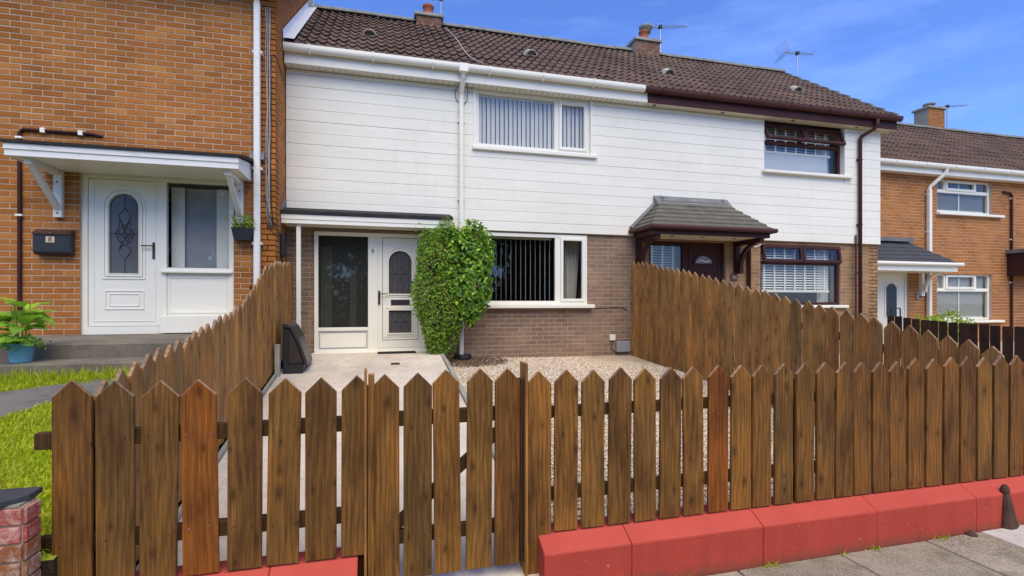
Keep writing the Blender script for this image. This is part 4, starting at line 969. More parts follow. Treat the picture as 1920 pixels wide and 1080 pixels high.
# brown entrance
X0, X1, Z0, Z1 = OP10; FY = G9+.05; p10 = lambda x, y: PY(x, y, FY)
m = MB(); m.frame(X0, X1, Z0, Z1, .06, FY, FY+.07); xa = p10(1283, 500)[0]; m.box(xa-.04, xa+.04, FY+.001, FY+.069, Z0+.06, Z1-.06)
ent = m.build('entrance_screen', 'upvc_brown', h10)
pane(ent, X0+.06, xa-.04, Z0+.06, Z1-.06, FY+.03); venetian(ent, X0+.06, xa-.05, 1.0, Z1-.07, FY+.16, 3)
MB().box(xa+.04, X1-.06, FY+.015, FY+.06, Z0+.06, Z1-.06).build('door_leaf', 'upvc_brown', ent)
cx = (xa+.04+X1-.06)/2; zc = p10(1317, 497)[1]
m = MB(); fan = [(cx+.24*math.cos(math.pi*i/14), zc+.20*math.sin(math.pi*i/14)) for i in range(15)]; fin = [(cx+.19*math.cos(math.pi*i/14), zc+.03+.145*math.sin(math.pi*i/14)) for i in range(15)]
m.ring(fan, fin, FY-.002, FY+.014); m.frame(xa+.10, X1-.12, Z0+.12, Z1-.12, .012, FY+.004, FY+.014); m.frame(cx-.26, cx-.03, zc-.55, zc-.12, .02, FY+.002, FY+.014); m.frame(cx+.03, cx+.26, zc-.55, zc-.12, .02, FY+.002, FY+.014)
m.build('door_moulding', 'upvc_brown', ent)
MB().prism(fin, FY+.008, FY+.0135).build('fanlight_glass', 'grey_plastic', ent)
m = MB(); m.tube([(cx-.15, FY+.004, zc+.05), (cx-.06, FY+.004, zc+.10), (cx+.05, FY+.004, zc+.06), (cx+.15, FY+.004, zc+.09)], .012, 6); m.build('lead_pattern', 'upvc', ent)
room(h10, X0, X1, .7, 2.7, G9+.30, 2.0)
nx, nz = PY(1376, 520, G9-.02)
pq = MB().box(nx-.075, nx+.075, G9-.03, G9-.008, nz-.065, nz+.065).build('number_plaque', 'plaque_brown', h10, bevel=.006)
text('house_number', '10', .10, (nx, G9-.032, nz), 'number_white', pq)
# hipped porch roof
PX0, PX1, PF, PZ0, PZ1 = 4.46, 6.93, 7.70, 2.90, 3.53
TX0, TX1 = 5.08, 6.34
m = MB(); m.box(PX0+.10, PX1-.10, PF+.10, CL-.004, 2.785, 2.80); can = m.build('porch', 'soffit_cream', h10)
m = MB(); m.box(PX0+.06, PX1-.06, PF+.06, PF+.10, 2.775, 2.905); m.box(PX0+.06, PX0+.098, PF+.10, CL-.004, 2.775, 2.905); m.box(PX1-.098, PX1-.06, PF+.10, CL-.004, 2.775, 2.905); m.build('porch_fascia', 'upvc_brown', can)
m = MB(); m.tube([(PX0-.01, CL-.01, 2.895), (PX0-.01, PF-.01, 2.895), (PX1+.01, PF-.01, 2.895), (PX1+.01, CL-.01, 2.895)], .042, 10); m.build('porch_gutter', 'brown_gutter', can)
N = 7
for k in range(N):
    f0, f1 = k/N, (k+1)/N
    def at(f): return (PX0+(TX0-PX0)*f, PX1+(TX1-PX1)*f, PF+(CL-.012-PF)*f, PZ0+(PZ1-PZ0)*f)
    a, b = at(f0), at(f1); l = .030
    m = MB(); m.add([(a[0], a[2], a[3]+l), (a[1], a[2], a[3]+l), (b[1], b[2], b[3]+.006), (b[0], b[2], b[3]+.006), (a[0], a[2], a[3]-.0), (a[1], a[2], a[3])], [(0, 1, 2, 3), (4, 5, 1, 0)])
    for sx, i in ((0, 0), (1, 1)):
        m.add([(a[i], a[2], a[3]+l), (b[i], b[2], b[3]+.006), (b[i], CL-.01, b[3]+.006), (a[i], CL-.01, a[3]+l), (a[i], a[2], a[3]), (a[i], CL-.01, a[3])], [(0, 1, 2, 3), (0, 3, 5, 4)])
    m.build('tile_course', 'canopy_tile', can)
m = MB(); m.prism([(CL-.20, PZ1-.155), (CL-.004, PZ1+.05), (CL-.004, PZ1-.05), (CL-.18, PZ1-.19)], TX0-.16, TX1+.16, 'x')
for x0, x1 in ((TX0, PX0), (TX1, PX1)):
    m.tube([(x0, CL-.03, PZ1+.02), (x1, CL-.03, PZ0+.05)], .05, 6)
m.build('porch_flashing', 'lead', can)
for X in (4.64, 6.74):
    m = MB(); m.box(X-.05, X+.05, CL-.01, G9-.003, 2.18, 2.775); m.box(X-.045, X+.045, PF+.11, CL-.01, 2.70, 2.774)
    arc = [(CL-.02-.42*(1-math.cos(math.pi/2*i/8)), 2.24+.46*math.sin(math.pi/2*i/8)) for i in range(9)]
    m.prism(arc+[(p[0]-.085, p[1]-.02) for p in reversed(arc)], X-.035, X+.035, 'x'); m.prism([(CL-.12, 2.16), (CL-.01, 2.16), (CL-.01, 2.30), (CL-.12, 2.28)], X-.04, X+.04, 'x')
    m.build('bracket', 'upvc_brown', can)
for px, py in ((1260, 442), (1317, 445), (1377, 447)):
    X = PY(px, py, 8.05)[0]; MB().lathe([(.035, 0), (.035, .006)], (X, 8.05, 2.778), 12).build('porch_spotlight', 'metal_dark', can)
X = PY(1404, 500, G9-.04)[0]; MB().tube([(X, G9-.05, .5), (X, G9-.05, 2.72), (X-.02, 8.2, 2.80)], .036, 10).build('porch_downpipe', 'brown_gutter', h10, smooth=True)
x0, z0_ = PY(1407, 459, G9-.03); x1, z1_ = PY(1428, 458, G9-.03); cable(h10, [(x0, G9-.02, z0_), ((x0+x1)/2, G9-.02, z0_-.045), (x1, G9-.02, z1_)], .010, 'upvc')

# ================================================================ FAR BRICK HOUSE (number 11)
G11 = 9.45
h11 = thing('brick_house', 'amber brick house at the far right with white windows and slate porch', 'house', HG)
U0, UZ1 = PY(1757, 333, G11); U1, UZ0 = PY(1860, 404, G11); Q0, QZ1 = PY(1757, 512, G11); Q1, QZ0 = PY(1858, 600, G11)
W11U, W11G = (U0, U1, UZ0, UZ1), (U0, U1, QZ0, QZ1)
D0 = PY(1646, 500, G11)[0]-.05; D1 = PY(1704, 500, G11)[0]; OP11 = (D0, D1, .45, PY(1700, 509, G11)[1])
brick_wall(h11, 10.30, 24.0, 0.35, 4.72, G11, 'f', [W11U, W11G, OP11], 'brick_far', 'mortar_pale')
E11, ZE11, YR11, ZR11 = 9.20, 4.90, 12.2, 7.05
tiled_roof(h11, 9.60, 24.0, E11, ZE11, YR11, ZR11, 10)
gutter(h11, 10.3, 24.0, 9.13, 4.90, 'upvc', None, 0)
MB().box(10.3, 24.0, 9.245, 9.265, 4.67, 4.88).build('fascia', 'upvc', h11); MB().box(10.3, 24.0, 9.266, 9.449, 4.672, 4.69).build('soffit', 'upvc', h11)
x, z = PY(1742, 209, 12.3); chimney(h11, x, 12.3, z, .66, .45, 6.8, False, 'brick_far'); 
ch = [c for c in h11.children if c.name.startswith('chimney')][-1]
MB().lathe([(.09, 0), (.09, .12), (.17, .13), (.17, .16), (.02, .18)], (x, 12.3, z+.07), 14).build('cowl', 'cement', ch)
X = PY(1742, 400, G11-.06)[0]
m = MB(); m.box(X-.045, X+.045, G11-.11, G11-.02, .4, 4.35); dp = m.build('downpipe', 'upvc', h11, bevel=.012)
MB().tube([(X, G11-.06, 4.33), (X+.02, G11-.07, 4.40), (X+.26, 9.20, 4.70), (X+.27, 9.18, 4.80)], .042, 8).build('swan_neck', 'upvc', dp)
for zc in (4.2, 3.3, 2.5): MB().box(X-.06, X+.06, G11-.08, G11-.008, zc, zc+.03).build('clip', 'upvc', dp)
X = PY(1898, 450, G11-.05)[0]; m = MB(); m.tube([(X-.30, G11-.04, 4.42), (X-.06, G11-.04, 4.40), (X, G11-.04, 4.34), (X, G11-.04, .4)], .028, 8); pp = m.build('waste_pipe', 'upvc_brown', h11)
for zc in (4.25, 3.2, 2.1): MB().box(X-.045, X+.045, G11-.05, G11-.008, zc, zc+.03).build('clip', 'upvc', pp)
for wn in (W11U, W11G):
    X0, X1, Z0, Z1 = wn; wy = G11+.06; zt = Z0+(Z1-Z0)*.66
    m = MB(); m.frame(X0, X1, Z0, Z1, .055, wy, wy+.07); m.box(X0+.055, X1-.055, wy+.001, wy+.069, zt-.05, zt+.03)
    a, b = X0+(X1-X0)*.18, X0+(X1-X0)*.74; m.box(a-.03, a+.03, wy+.001, wy+.069, zt+.03, Z1-.055); m.box(b-.03, b+.03, wy+.001, wy+.069, zt+.03, Z1-.055)
    win = m.build('window', 'upvc', h11, bevel=.004)
    MB().frame(a+.02, b-.02, zt+.01, Z1-.03, .055, wy-.02, wy+.03).build('casement', 'upvc', win)
    pane(win, X0+.055, X1-.055, Z0+.055, zt-.05, wy+.03); pane(win, X0+.055, a-.03, zt+.03, Z1-.055, wy+.03); pane(win, a+.075, b-.075, zt+.065, Z1-.085, wy+.03); pane(win, b+.03, X1-.055, zt+.03, Z1-.055, wy+.03)
    venetian(win, X0+.05, X1-.12, Z0+.05, Z1-.06, wy+.085, 1, .026)
    MB().box(X0-.05, X1+.30, G11-.10, wy+.01, Z0-.06, Z0-.001).build('sill', 'upvc', win, bevel=.006)
    room(h11, X0, X1, Z0, Z1, G11+.25, 2)
X0, X1, Z0, Z1 = OP11; FY = G11+.04
m = MB(); m.frame(X0, X1, Z0, Z1, .07, FY, FY+.07); ent = m.build('entrance_screen', 'upvc', h11)
ga0, gb1 = PY(1662, 531, FY); ga1, gb0 = PY(1682, 593, FY)
MB().box(X0+.07, X1-.07, FY+.02, FY+.06, Z0+.07, Z1-.07).build('door_leaf', 'upvc', ent)
hexa = [(ga0, gb0), (ga1, gb0), (ga1, gb1-.10), (ga1-.09, gb1-.015), ((ga0+ga1)/2, gb1), (ga0+.09, gb1-.015), (ga0, gb1-.10)]
cx, cz = (ga0+ga1)/2, (gb0+gb1)/2; big = [(cx+(p[0]-cx)*1.2, cz+(p[1]-cz)*1.06) for p in hexa]
MB().ring(big, hexa, FY+.004, FY+.0195).build('door_moulding', 'upvc', ent); MB().prism(hexa, FY+.014, FY+.0195).build('door_glass', 'metal_dark', ent)
cx0, cz0 = PY(1695, 453, G11); cx1, cz1 = PY(1803, 497, 8.70); lx, _ = PY(1630, 497, 8.70)
m = MB(); z0p, z1p = cz1+.02, cz0
N = 6
can = MB().box(lx, cx1-.12, 8.78, G11-.002, z0p-.17, z0p-.15).build('porch', 'upvc', h11)
for k in range(N):
    f0, f1 = k/N, (k+1)/N
    def at(f): return (cx1+(cx0-cx1)*f, 8.72+(G11-.012-8.72)*f, z0p+(z1p-z0p)*f)
    a, b = at(f0), at(f1); m = MB(); l = .025
    m.add([(lx, a[1], a[2]+l), (a[0], a[1], a[2]+l), (b[0], b[1], b[2]+.004), (lx, b[1], b[2]+.004), (lx, a[1], a[2]), (a[0], a[1], a[2])], [(0, 1, 2, 3), (4, 5, 1, 0)])
    m.add([(a[0], a[1], a[2]+l), (b[0], b[1], b[2]+.004), (b[0], G11-.01, b[2]+.004), (a[0], G11-.01, a[2]+l)], [(0, 1, 2, 3)]); m.build('tile_course', 'canopy_slate', can)
MB().tube([(lx, 8.69, z0p-.01), (cx1+.02, 8.69, z0p-.01), (cx1+.02, G11-.02, z0p-.01)], .04, 8).build('porch_gutter', 'upvc', can)
m = MB(); m.box(lx, cx1-.06, 8.74, 8.78, z0p-.17, z0p-.02); m.box(cx1-.10, cx1-.06, 8.78, G11-.003, z0p-.17, z0p-.02); m.build('porch_fascia', 'upvc', can)
MB().box(lx, cx0+.1, G11-.16, G11-.01, z1p-.02, z1p+.07).build('porch_flashing', 'lead', can)
bx = PY(1733, 530, G11-.1)[0]
m = MB(); m.box(bx-.05, bx+.05, G11-.08, G11-.002, z0p-.72, z0p-.17); arc = [(G11-.08-.36*(1-math.cos(math.pi/2*i/8)), z0p-.62+.44*math.sin(math.pi/2*i/8)) for i in range(9)]
m.prism(arc+[(p[0]-.07, p[1]-.01) for p in reversed(arc)], bx-.03, bx+.03, 'x'); m.build('bracket', 'upvc', can)
nx, nz = PY(1727, 553, G11); 
for k, ch_ in enumerate('11'): text('house_number', ch_, .17, (nx+.02+k*.10, G11-.018, nz), 'ink', h11, depth=.006)
dx, dz = PY(1718, 556, G11); MB().box(dx-.03, dx+.03, G11-.04, G11-.008, dz-.07, dz+.07).build('doorbell', 'grey_plastic', h11, bevel=.006)
# porch post of the next house, cut by the picture edge
x0, zA = PY(1914, 470, G11-.3); m = MB(); m.box(x0, x0+.9, G11-.5, G11-.003, zA-.62, zA-.05); m.build('side_porch', 'upvc_brown', h11); MB().box(x0-.05, x0+.95, G11-.55, G11-.003, zA-.05, zA+.04).build('side_porch_roof', 'lead', h11)
strip('neighbour_garden', 4.56, 40, lambda y: .10+.45*(y-2.6)/6, [2.6, 4, 6, 8.6, 9.6], 'garden_bed', kind='structure')

# ================================================================ FENCES
def picket_mesh(wd, h, th, tip, mats, bow=0.0):
    pts = [(-wd/2, 0), (wd/2, 0), (wd/2, h-tip), (0, h), (-wd/2, h-tip)] if tip else [(-wd/2, 0), (wd/2, 0), (wd/2, h), (-wd/2, h)]
    m = MB(); m.prism(pts, -th/2, th/2); me = m.mesh('picket', mats, bevel=.0022)
    for p in me.polygons:
        if p.normal.z > .35: p.material_index = 1
    return me
def picket(parent, x, y, z, wd, h, mats=('wood', 'wood_end'), th=.020, tip=None, rz=0.0, lean=0.006):
    o = link('picket', picket_mesh(wd, h, th, wd/2 if tip is None else tip, mats), parent)
    o.location = (x, y, z); o.rotation_euler = (random.gauss(0, lean*.6), random.gauss(0, lean), rz+random.gauss(0, .012)); return o
def rail_nails(o, wd, z0, zs):
    m = MB()
    for zz in zs:
        for k in (-.3, .3): q_ = (wd*k+random.gauss(0, .006), zz-z0+random.gauss(0, .006)); m.tube([(q_[0], -.0095, q_[1]), (q_[0], -.0106, q_[1])], .0036, 6)
    return m.build('nail', 'ink', o, kind='stuff')
def nails(parent, pts, mat='metal_alu'):
    m = MB()
    for (x, y, z) in pts: m.tube([(x, y, z), (x, y-.002, z)], .0035, 6)
    return m.build('nail', mat, parent)
FYP = 2.70
tips = lambda pxs, Y=FYP: [PY(px, py, Y) for px, py in pxs]
# front fence, left of the gate
fl = thing('picket_fence', 'short run of stained brown picket fence left of the gate', 'fence', 'stained picket fences', (-.7, 2.7, .33)); fl.location = (0, 0, 0)
LP = tips([(137, 712), (218, 713), (297, 713), (378, 711), (459, 708), (530, 708), (602, 707), (668, 703)])
for i, (x, z) in enumerate(LP):
    zb = .335 if i else .16
    o = picket(fl, x, FYP, zb+.008, .150 if i < 5 else .146, z-zb-.008, ('wood_new', 'wood_end') if i == 3 else ('wood', 'wood_end'))
    if i != 3: rail_nails(o, .148, zb+.008, (1.0, .54))
    if i in (3,): nails(o, [(-.05, -.0105, .66), (.05, -.0105, .66), (-.045, -.0105, .22), (.04, -.0105, .225)])
for z0, z1 in ((.966, 1.039), (.502, .575)): MB().box(-1.46, -.03, FYP+.0125, FYP+.055, z0, z1).build('rail', ['wood_rail'], fl, bevel=.003)
for x in (-1.235, -.055):
    MB().box(x-.0375, x+.0375, FYP+.0565, FYP+.13, .0, 1.17).build('post', 'wood_rail', fl, bevel=.004)
# gate
gt = thing('garden_gate', 'stained brown picket gate with diagonal brace', 'gate')
GP = tips([(722, 701), (783, 698), (840, 692), (897, 690), (950, 690)])
for i, (x, z) in enumerate(GP): rail_nails(picket(gt, x, FYP, .195, (.145, .145, .140, .138, .138)[i], z-.195), .14, .195, (1.01, .40))
for z0, z1 in ((.975, 1.05), (.365, .435)): MB().box(-.03, .775, FYP+.0125, FYP+.05, z0, z1).build('rail', 'wood_rail', gt, bevel=.003)
m = MB(); m.add([(x, y, z) for y in (FYP+.0135, FYP+.049) for (x, z) in ((.02, .437), (.11, .437), (.76, .973), (.67, .973))], [(0, 1, 2, 3), (7, 6, 5, 4), (0, 4, 5, 1), (1, 5, 6, 2), (2, 6, 7, 3), (3, 7, 4, 0)]); m.build('brace', 'wood_rail', gt, bevel=.003)
o = picket(gt, -.030, FYP-.006, .10, .030, 1.155, th=.045, tip=0); o.name = 'gate_stile'
MB().box(-.062, -.050, FYP-.03, FYP+.07, .09, 1.275).build('gate_stile', 'wood_side', gt, bevel=.002)
MB().box(.780, .793, FYP-.035, FYP+.085, .06, 1.285).build('closing_board', 'wood_side', gt, bevel=.002)
MB().box(.757, .772, FYP-.012, FYP+.05, .20, 1.20).build('gate_stile', 'wood_rail', gt, bevel=.002)
m = MB(); m.box(.02, .16, FYP+.052, FYP+.058, .985, 1.025); m.box(.02, .16, FYP+.052, FYP+.058, .385, .425); m.build('hinge', 'black_plastic', gt)
# front fence, right of the gate
fr = thing('picket_fence', 'long stained brown picket fence standing on the red wall', 'fence', 'stained picket fences')
x, z = tips([(1008, 695)])[0]; o = picket(fr, x, FYP-.002, .05, .146, z-.05)
RX = [1060, 1111, 1160, 1209, 1255, 1300, 1345, 1388, 1427, 1468, 1508, 1546, 1581, 1616, 1650, 1682]
RT = [(px, 693-(px-1060)*.0265+random.gauss(0, 1.0)) for px in RX]; RP = tips(RT)
xx = RP[-1][0]
while xx < 5.6: xx += .1605; RP.append((xx, 1.228+random.gauss(0, .004)))
for i, (x, z) in enumerate(RP):
    o = picket(fr, x, FYP, .343, .139+random.gauss(0, .002), z-.343, ('wood_new', 'wood_end') if i == 6 else ('wood', 'wood_end'))
    if i != 6 and i < 20: rail_nails(o, .14, .343, (1.0, .54))
    if i == 6: nails(o, [(-.045, -.0105, .62), (.045, -.0105, .62), (-.04, -.0105, .20), (.045, -.0105, .21)])
for z0, z1 in ((.970, 1.035), (.507, .578)): MB().box(.805, 5.6, FYP+.0125, FYP+.05, z0, z1).build('rail', 'wood_rail', fr, bevel=.003)
for x in (.835, 2.62, 4.40): MB().box(x-.0375, x+.0375, FYP+.052, FYP+.127, .05, 1.12).build('post', 'wood_rail', fr, bevel=.004)
# side fence on the right, stepping down from the house
def prof(pts, Y):
    pts = sorted(pts)
    if Y <= pts[0][0]: return pts[0][1]
    for (a, za), (b, zb) in zip(pts, pts[1:]):
        if Y <= b: return za+(zb-za)*(Y-a)/(b-a)
    return pts[-1][1]
def side_fence(parent, X, y0, y1, pitch, wd, top, base, mats, face, gap_tip=None, thr=.02):
    y = y0; i = 0
    while y <= y1:
        zt = prof(top, y)+random.gauss(0, .005); zb = base(y)
        picket(parent, X+random.gauss(0, .003)+(.005 if i % 2 else 0)*face, y, zb, wd+random.gauss(0, .003), zt-zb, mats, th=thr, rz=R(90)*face, tip=gap_tip, lean=.004); y += pitch; i += 1
fs = thing('side_fence', 'tall stained picket side fence falling from the white house, right of the gravel', 'fence', 'stained picket side fences')
topR = [PX(x, y, 4.47) for x, y in ((1185, 490), (1221, 491.6), (1258, 501), (1291, 507), (1330, 517), (1370, 528.7), (1417, 539), (1451, 548), (1491, 558.6), (1531, 568), (1579, 580), (1631, 592), (1687, 606), (1753, 622.7), (1828, 641), (1869, 651), (1913, 659))]
side_fence(fs, 4.47, 2.80, 8.44, .1545, .144, topR, lambda y: z_grav(y, 4.4)-.02, ('wood_side', 'wood_end'), -1)
for fz in (.25, .78):
    m = MB(); pts = [(y, z_grav(y, 4.4)+(prof(topR, y)-z_grav(y, 4.4))*fz) for y in (2.8, 4.2, 5.6, 7.0, 8.44)]
    m.prism([(p[0], p[1]-.035) for p in pts]+[(p[0], p[1]+.035) for p in reversed(pts)], 4.483, 4.52, 'x'); m.build('rail', 'wood_rail', fs)
for y in (3.2, 4.9, 6.6, 8.3): MB().box(4.521, 4.60, y-.04, y+.04, .0, prof(topR, y)-.15).build('post', 'wood_rail', fs)
# side fence on the left
fl2 = thing('side_fence', 'stained picket side fence falling from the brick corner, left of the concrete path', 'fence', 'stained picket side fences')
topL = [PX(x, y, -1.25) for x, y in ((192, 710), (226, 691), (252, 678), (276, 664), (302, 651), (324, 641), (344, 632), (359, 623), (376, 615.6), (400, 599), (424, 586), (437, 580), (452, 569))]+[(5.9, 1.80), (6.45, 2.02), (7.0, 2.13), (8.3, 2.22)]
side_fence(fl2, -1.25, 2.835, 8.36, .1545, .144, topL, lambda y: z_path(y)+.05, ('wood_side', 'wood_end'), 1)
for fz in (.25, .78):
    m = MB(); pts = [(y, z_path(y)+(prof(topL, y)-z_path(y))*fz) for y in (2.8, 3.6, 4.4, 5.2, 6.0, 7.0, 8.4)]
    m.prism([(p[0], p[1]-.035) for p in pts]+[(p[0], p[1]+.035) for p in reversed(pts)], -1.30, -1.263, 'x'); m.build('rail', 'wood_rail', fl2)
for y in (2.98, 4.6, 6.3, 8.2): MB().box(-1.372, -1.301, y-.04, y+.04, .2, prof(topL, y)-.16).build('post', 'wood_rail', fl2)
# timber gravel board along its foot
m = MB(); ylist = [2.84, 4.4, 6.0, 7.0]
m.prism([(y, z_path(y)-.10) for y in ylist]+[(y, z_path(y)+.045) for y in reversed(ylist)], -1.222, -1.19, 'x'); m.build('gravel_board', 'cement', fl2)
o = MB().box(-1.222, -1.165, 6.83, 6.93, .4, PX(518, 647, -1.19)[1]).build('concrete_post', 'timber_post_grey', fl2, bevel=.008)
# dark fence of the far gardens
fd = thing('dark_fence', 'dark brown flat-topped board fence in front of the far brick house', 'fence')
topD = [PX(x, y, 10.32) for x, y in ((1650, 591), (1680, 593), (1713, 598), (1764, 602), (1800, 605.5), (1862, 610), (1907, 613))]
side_fence(fd, 10.32, 4.2, 8.42, .170, .146, topD, lambda y: .25, ('wood_dark', 'wood_dark'), -1, 0)
m = MB(); m.box(10.333, 10.37, 4.1, 8.45, .55, .63); m.build('rail', 'wood_dark', fd)
# black handrail by the far door
hx, hy = 10.62, 8.5; z = PY(1655, 578, hy)[1]
MB().tube([(hx, hy, .4), (hx, hy, z), (hx+.22, hy, z), (hx+.24, hy, z-.02), (hx+.24, hy, .4)], .014, 8).build('handrail', 'black_plastic', label='thin black handrail hoop by the far white door', cat='handrail')

# ================================================================ WALLS ON THE STREET
def kerb_wall(name, label, x0, x1, joints):
    wl = thing(name, label, 'wall', 'red painted low walls'); cut = [x0]+[j for j in joints if x0 < j < x1]+[x1]
    for a, b in zip(cut, cut[1:]):
        dy = random.uniform(-.002, .002)
        m = MB(); m.prism([(2.580+dy, 0.0), (2.580+dy, .272), (2.588+dy, .281), (2.690, .334), (2.83, .334), (2.83, 0.0)], a+.0011, b-.0011, 'x'); cb = m.build('coping_block', ['red_paint', 'red_lit_top'], wl, bevel=.004)
        for p_ in cb.data.polygons:
            if .5 < p_.normal.z and abs(p_.normal.x) < .2: p_.material_index = 1  # bevel and top get the red with top light painted in
    m = MB(); m.box(x0+.01, x1-.01, 2.61, 2.82, .0, .262); m.build('bedding', 'red_paint', wl)
    return wl
kerb_wall('low_wall', 'long red painted low wall under the right-hand picket fence', .858, 7.0, [1.37+.868*i for i in range(8)])
kerb_wall('low_wall', 'red painted low wall end showing at the bottom edge, left of the gate', -1.22, -.092, [-.5])
# low brick wall with slate coping at the left edge
bw = thing('garden_wall', 'low red brick garden wall with slate coping at the bottom left corner', 'wall')
wl = MB().box(-5.0, -1.412, 2.555, 2.655, .0, .775).build('wall', 'mortar_pale', bw)
row = 0; z = .775-.075
while z > .0:
    mat = 'brick_painted' if row < 2 else 'brick_worn'
    bm_ = BRICK_MESH.setdefault(mat, UB.mesh('brick', mat)); off = .0 if row % 2 else .1125; x = -1.41+off
    while x > -4.9:
        a, b = x-.22, min(x-.005, -1.411)
        if b-a > .03:
            o = link('brick', bm_, wl); o.location = ((a+b)/2, 2.557, z+.0375); o.scale = (b-a, .014, .066)
        x -= .225
    o = link('brick', bm_, wl); o.location = (-1.414, 2.605, z+.0375); o.scale = (.094, .014, .066); o.rotation_euler = (0, 0, R(90)); z -= .075; row += 1
m = MB(); vs = []
edge = [(-5.0, 2.50), (-1.50, 2.515), (-1.47, 2.535), (-1.435, 2.575), (-1.415, 2.60), (-1.405, 2.645), (-1.42, 2.70), (-5.0, 2.70)]
m.prism([(p[0]+random.gauss(0, .004), p[1]) for p in edge], .785, .812, 'z'); m.build('slate_coping', 'slate', bw, bevel=.004)
m = MB(); m.box(-5.0, -1.42, 2.55, 2.655, .775, .786); m.build('mortar_bed', 'cement', bw)

# ================================================================ SMALLER THINGS
# wall-mounted letter box with number plate
mb = thing('letter_box', 'black metal letter box numbered 8 on the brick wall', 'letter box')
x0, z1 = PY(62, 428, 7.6); x1, z0 = PY(134, 479, 7.6)
MB().prism([(7.686, z0), (7.60, z0+.01), (7.58, z0+.04), (7.58, z1-.07), (7.60, z1-.05), (7.686, z1-.05)], x0+.006, x1-.006, 'x').build('body', 'black_plastic', mb, bevel=.004)
MB().prism([(7.687, z1), (7.66, z1), (7.565, z1-.055), (7.565, z1-.075), (7.58, z1-.075), (7.687, z1-.04)], x0, x1, 'x').build('lid', 'rust', mb, bevel=.003)
px, pz = PY(94, 449, 7.575); pl = MB().box(px-.045, px+.045, 7.572, 7.579, pz-.037, pz+.037).build('number_plate', 'cream_plaque', mb)
text('number', '8', .085, (px, 7.5715, pz), 'ink', pl); MB().lathe([(.010, 0), (.010, .01)], (px, 7.575, pz+.075), 10).build('lock', 'metal_alu', mb)
# blue bucket with a broad-leaved plant
bx, by, bz = -3.235, 5.83, 1.051
bk = thing('bucket', 'pale blue bucket holding the broad-leaved plant on the lower step', 'bucket', loc=(bx, by, bz))
m = MB(); m.lathe([(.075, 0), (.080, .01), (.100, .165), (.106, .168), (.106, .180), (.096, .180), (.090, .15)], (0, 0, 0), 24); m.build('tub', 'blue_plastic', bk, smooth=True)
MB().lathe([(.0, .150), (.090, .151)], (0, 0, 0), 20).build('soil', 'soil', bk)
pt = thing('potted_plant', 'broad-leaved green plant growing from the blue bucket', 'plant', loc=(bx, by, bz+.15))
def big_leaf(L_, W_):
    m = MB(); n = 7; vs = []
    for i in range(n+1):
        u = i/n; wv = W_*math.sin(math.pi*min(1, u*.96+.04))**.75*(1-.25*u); dr = -.35*L_*u*u
        for k, s in enumerate((-1, -.5, 0, .5, 1)): vs.append((s*wv/2, u*L_, dr+abs(s)*wv*.16+.010*math.sin(u*14+abs(s)*3)))
    fs = [(i*5+k, i*5+k+1, i*5+k+6, i*5+k+5) for i in range(n) for k in range(4)]; m.add(vs, fs); return m.mesh('leaf', 'leaf_hosta', smooth=True)
LM = [big_leaf(.23, .20), big_leaf(.18, .16), big_leaf(.27, .19)]
rr = random.Random(3)
for i in range(26):
    az = rr.uniform(0, 2*math.pi); h = rr.uniform(.0, .42); rad = rr.uniform(.02, .12)*(1-.5*h/.42)
    o = link('leaf', rr.choice(LM), pt); o.location = (rad*math.cos(az), rad*math.sin(az), h); o.rotation_euler = (rr.uniform(-.3, .75), rr.uniform(-.3, .3), az-math.pi/2); s = rr.uniform(.65, 1.05); o.scale = (s, s, s)
for i in range(7):
    a = i*.9; MB().tube([(.02*math.cos(a), .02*math.sin(a), 0), (.05*math.cos(a), .05*math.sin(a), .22), (.07*math.cos(a), .07*math.sin(a), rr.uniform(.3, .46))], [.008, .006, .004], 6).build('stem', 'leaf_hosta', pt)
fol = scatter('ground_leaves', LEAF_V, LEAF_F, RNG.normal(0, 1, (240, 3))*np.array([.07, .07, .022])+np.array([0, 0, .035]), rand_rot(240, RNG, .9), RNG.uniform(.03, .06, 240), 'leaf_hosta'); link('low_foliage', fol, pt, kind='stuff')
# hanging trough with flowers by the brick corner
hx, hz = PY(455, 439, 7.56); tp = thing('hanging_planter', 'small black planter of leafy flowers hung beside the white downpipe', 'planter', loc=(hx, 7.60, hz-.085))
m = MB()
vs = [(x, y, z) for (z, k) in ((0, .78), (.15, 1.0), (.17, 1.06)) for (x, y) in ((-.13*k, -.085*k), (.13*k, -.085*k), (.13*k, .07), (-.13*k, .07))]
m.add(vs, [(3, 2, 1, 0), (8, 9, 10, 11)]+[(b+i, b+(i+1) % 4, b+4+(i+1) % 4, b+4+i) for b in (0, 4) for i in range(4)]); m.build('trough', 'black_plastic', tp, bevel=.008)
MB().tube([(0, .066, .16), (0, .075, .30), (0, .088, .34)], .006, 6).build('hook', 'metal_dark', tp)
P = RNG.normal(0, 1, (260, 3))*np.array([.085, .05, .06])+np.array([0, -.01, .23]); P[:, 2] = np.maximum(P[:, 2], .16)
link('foliage', scatter('foliage', LEAF_V, LEAF_F, P, rand_rot(260, RNG, 1.0), RNG.uniform(.025, .05, 260), 'leaf_small'), tp, kind='stuff')
m = MB()
for i in range(14):
    a = rr.uniform(0, 6.28); m.tube([(rr.uniform(-.08, .08), -.01, .15), (rr.uniform(-.16, .16), -.03, rr.uniform(.22, .36))], .003, 4)
m.build('stem', 'leaf_small', tp)
P = RNG.normal(0, 1, (22, 3))*np.array([.08, .05, .03])+np.array([0, -.05, .26]); link('flowers', scatter('flowers', LEAF_V, LEAF_F, P, rand_rot(22, RNG, 1), RNG.uniform(.025, .04, 22), 'petal'), tp, kind='stuff')
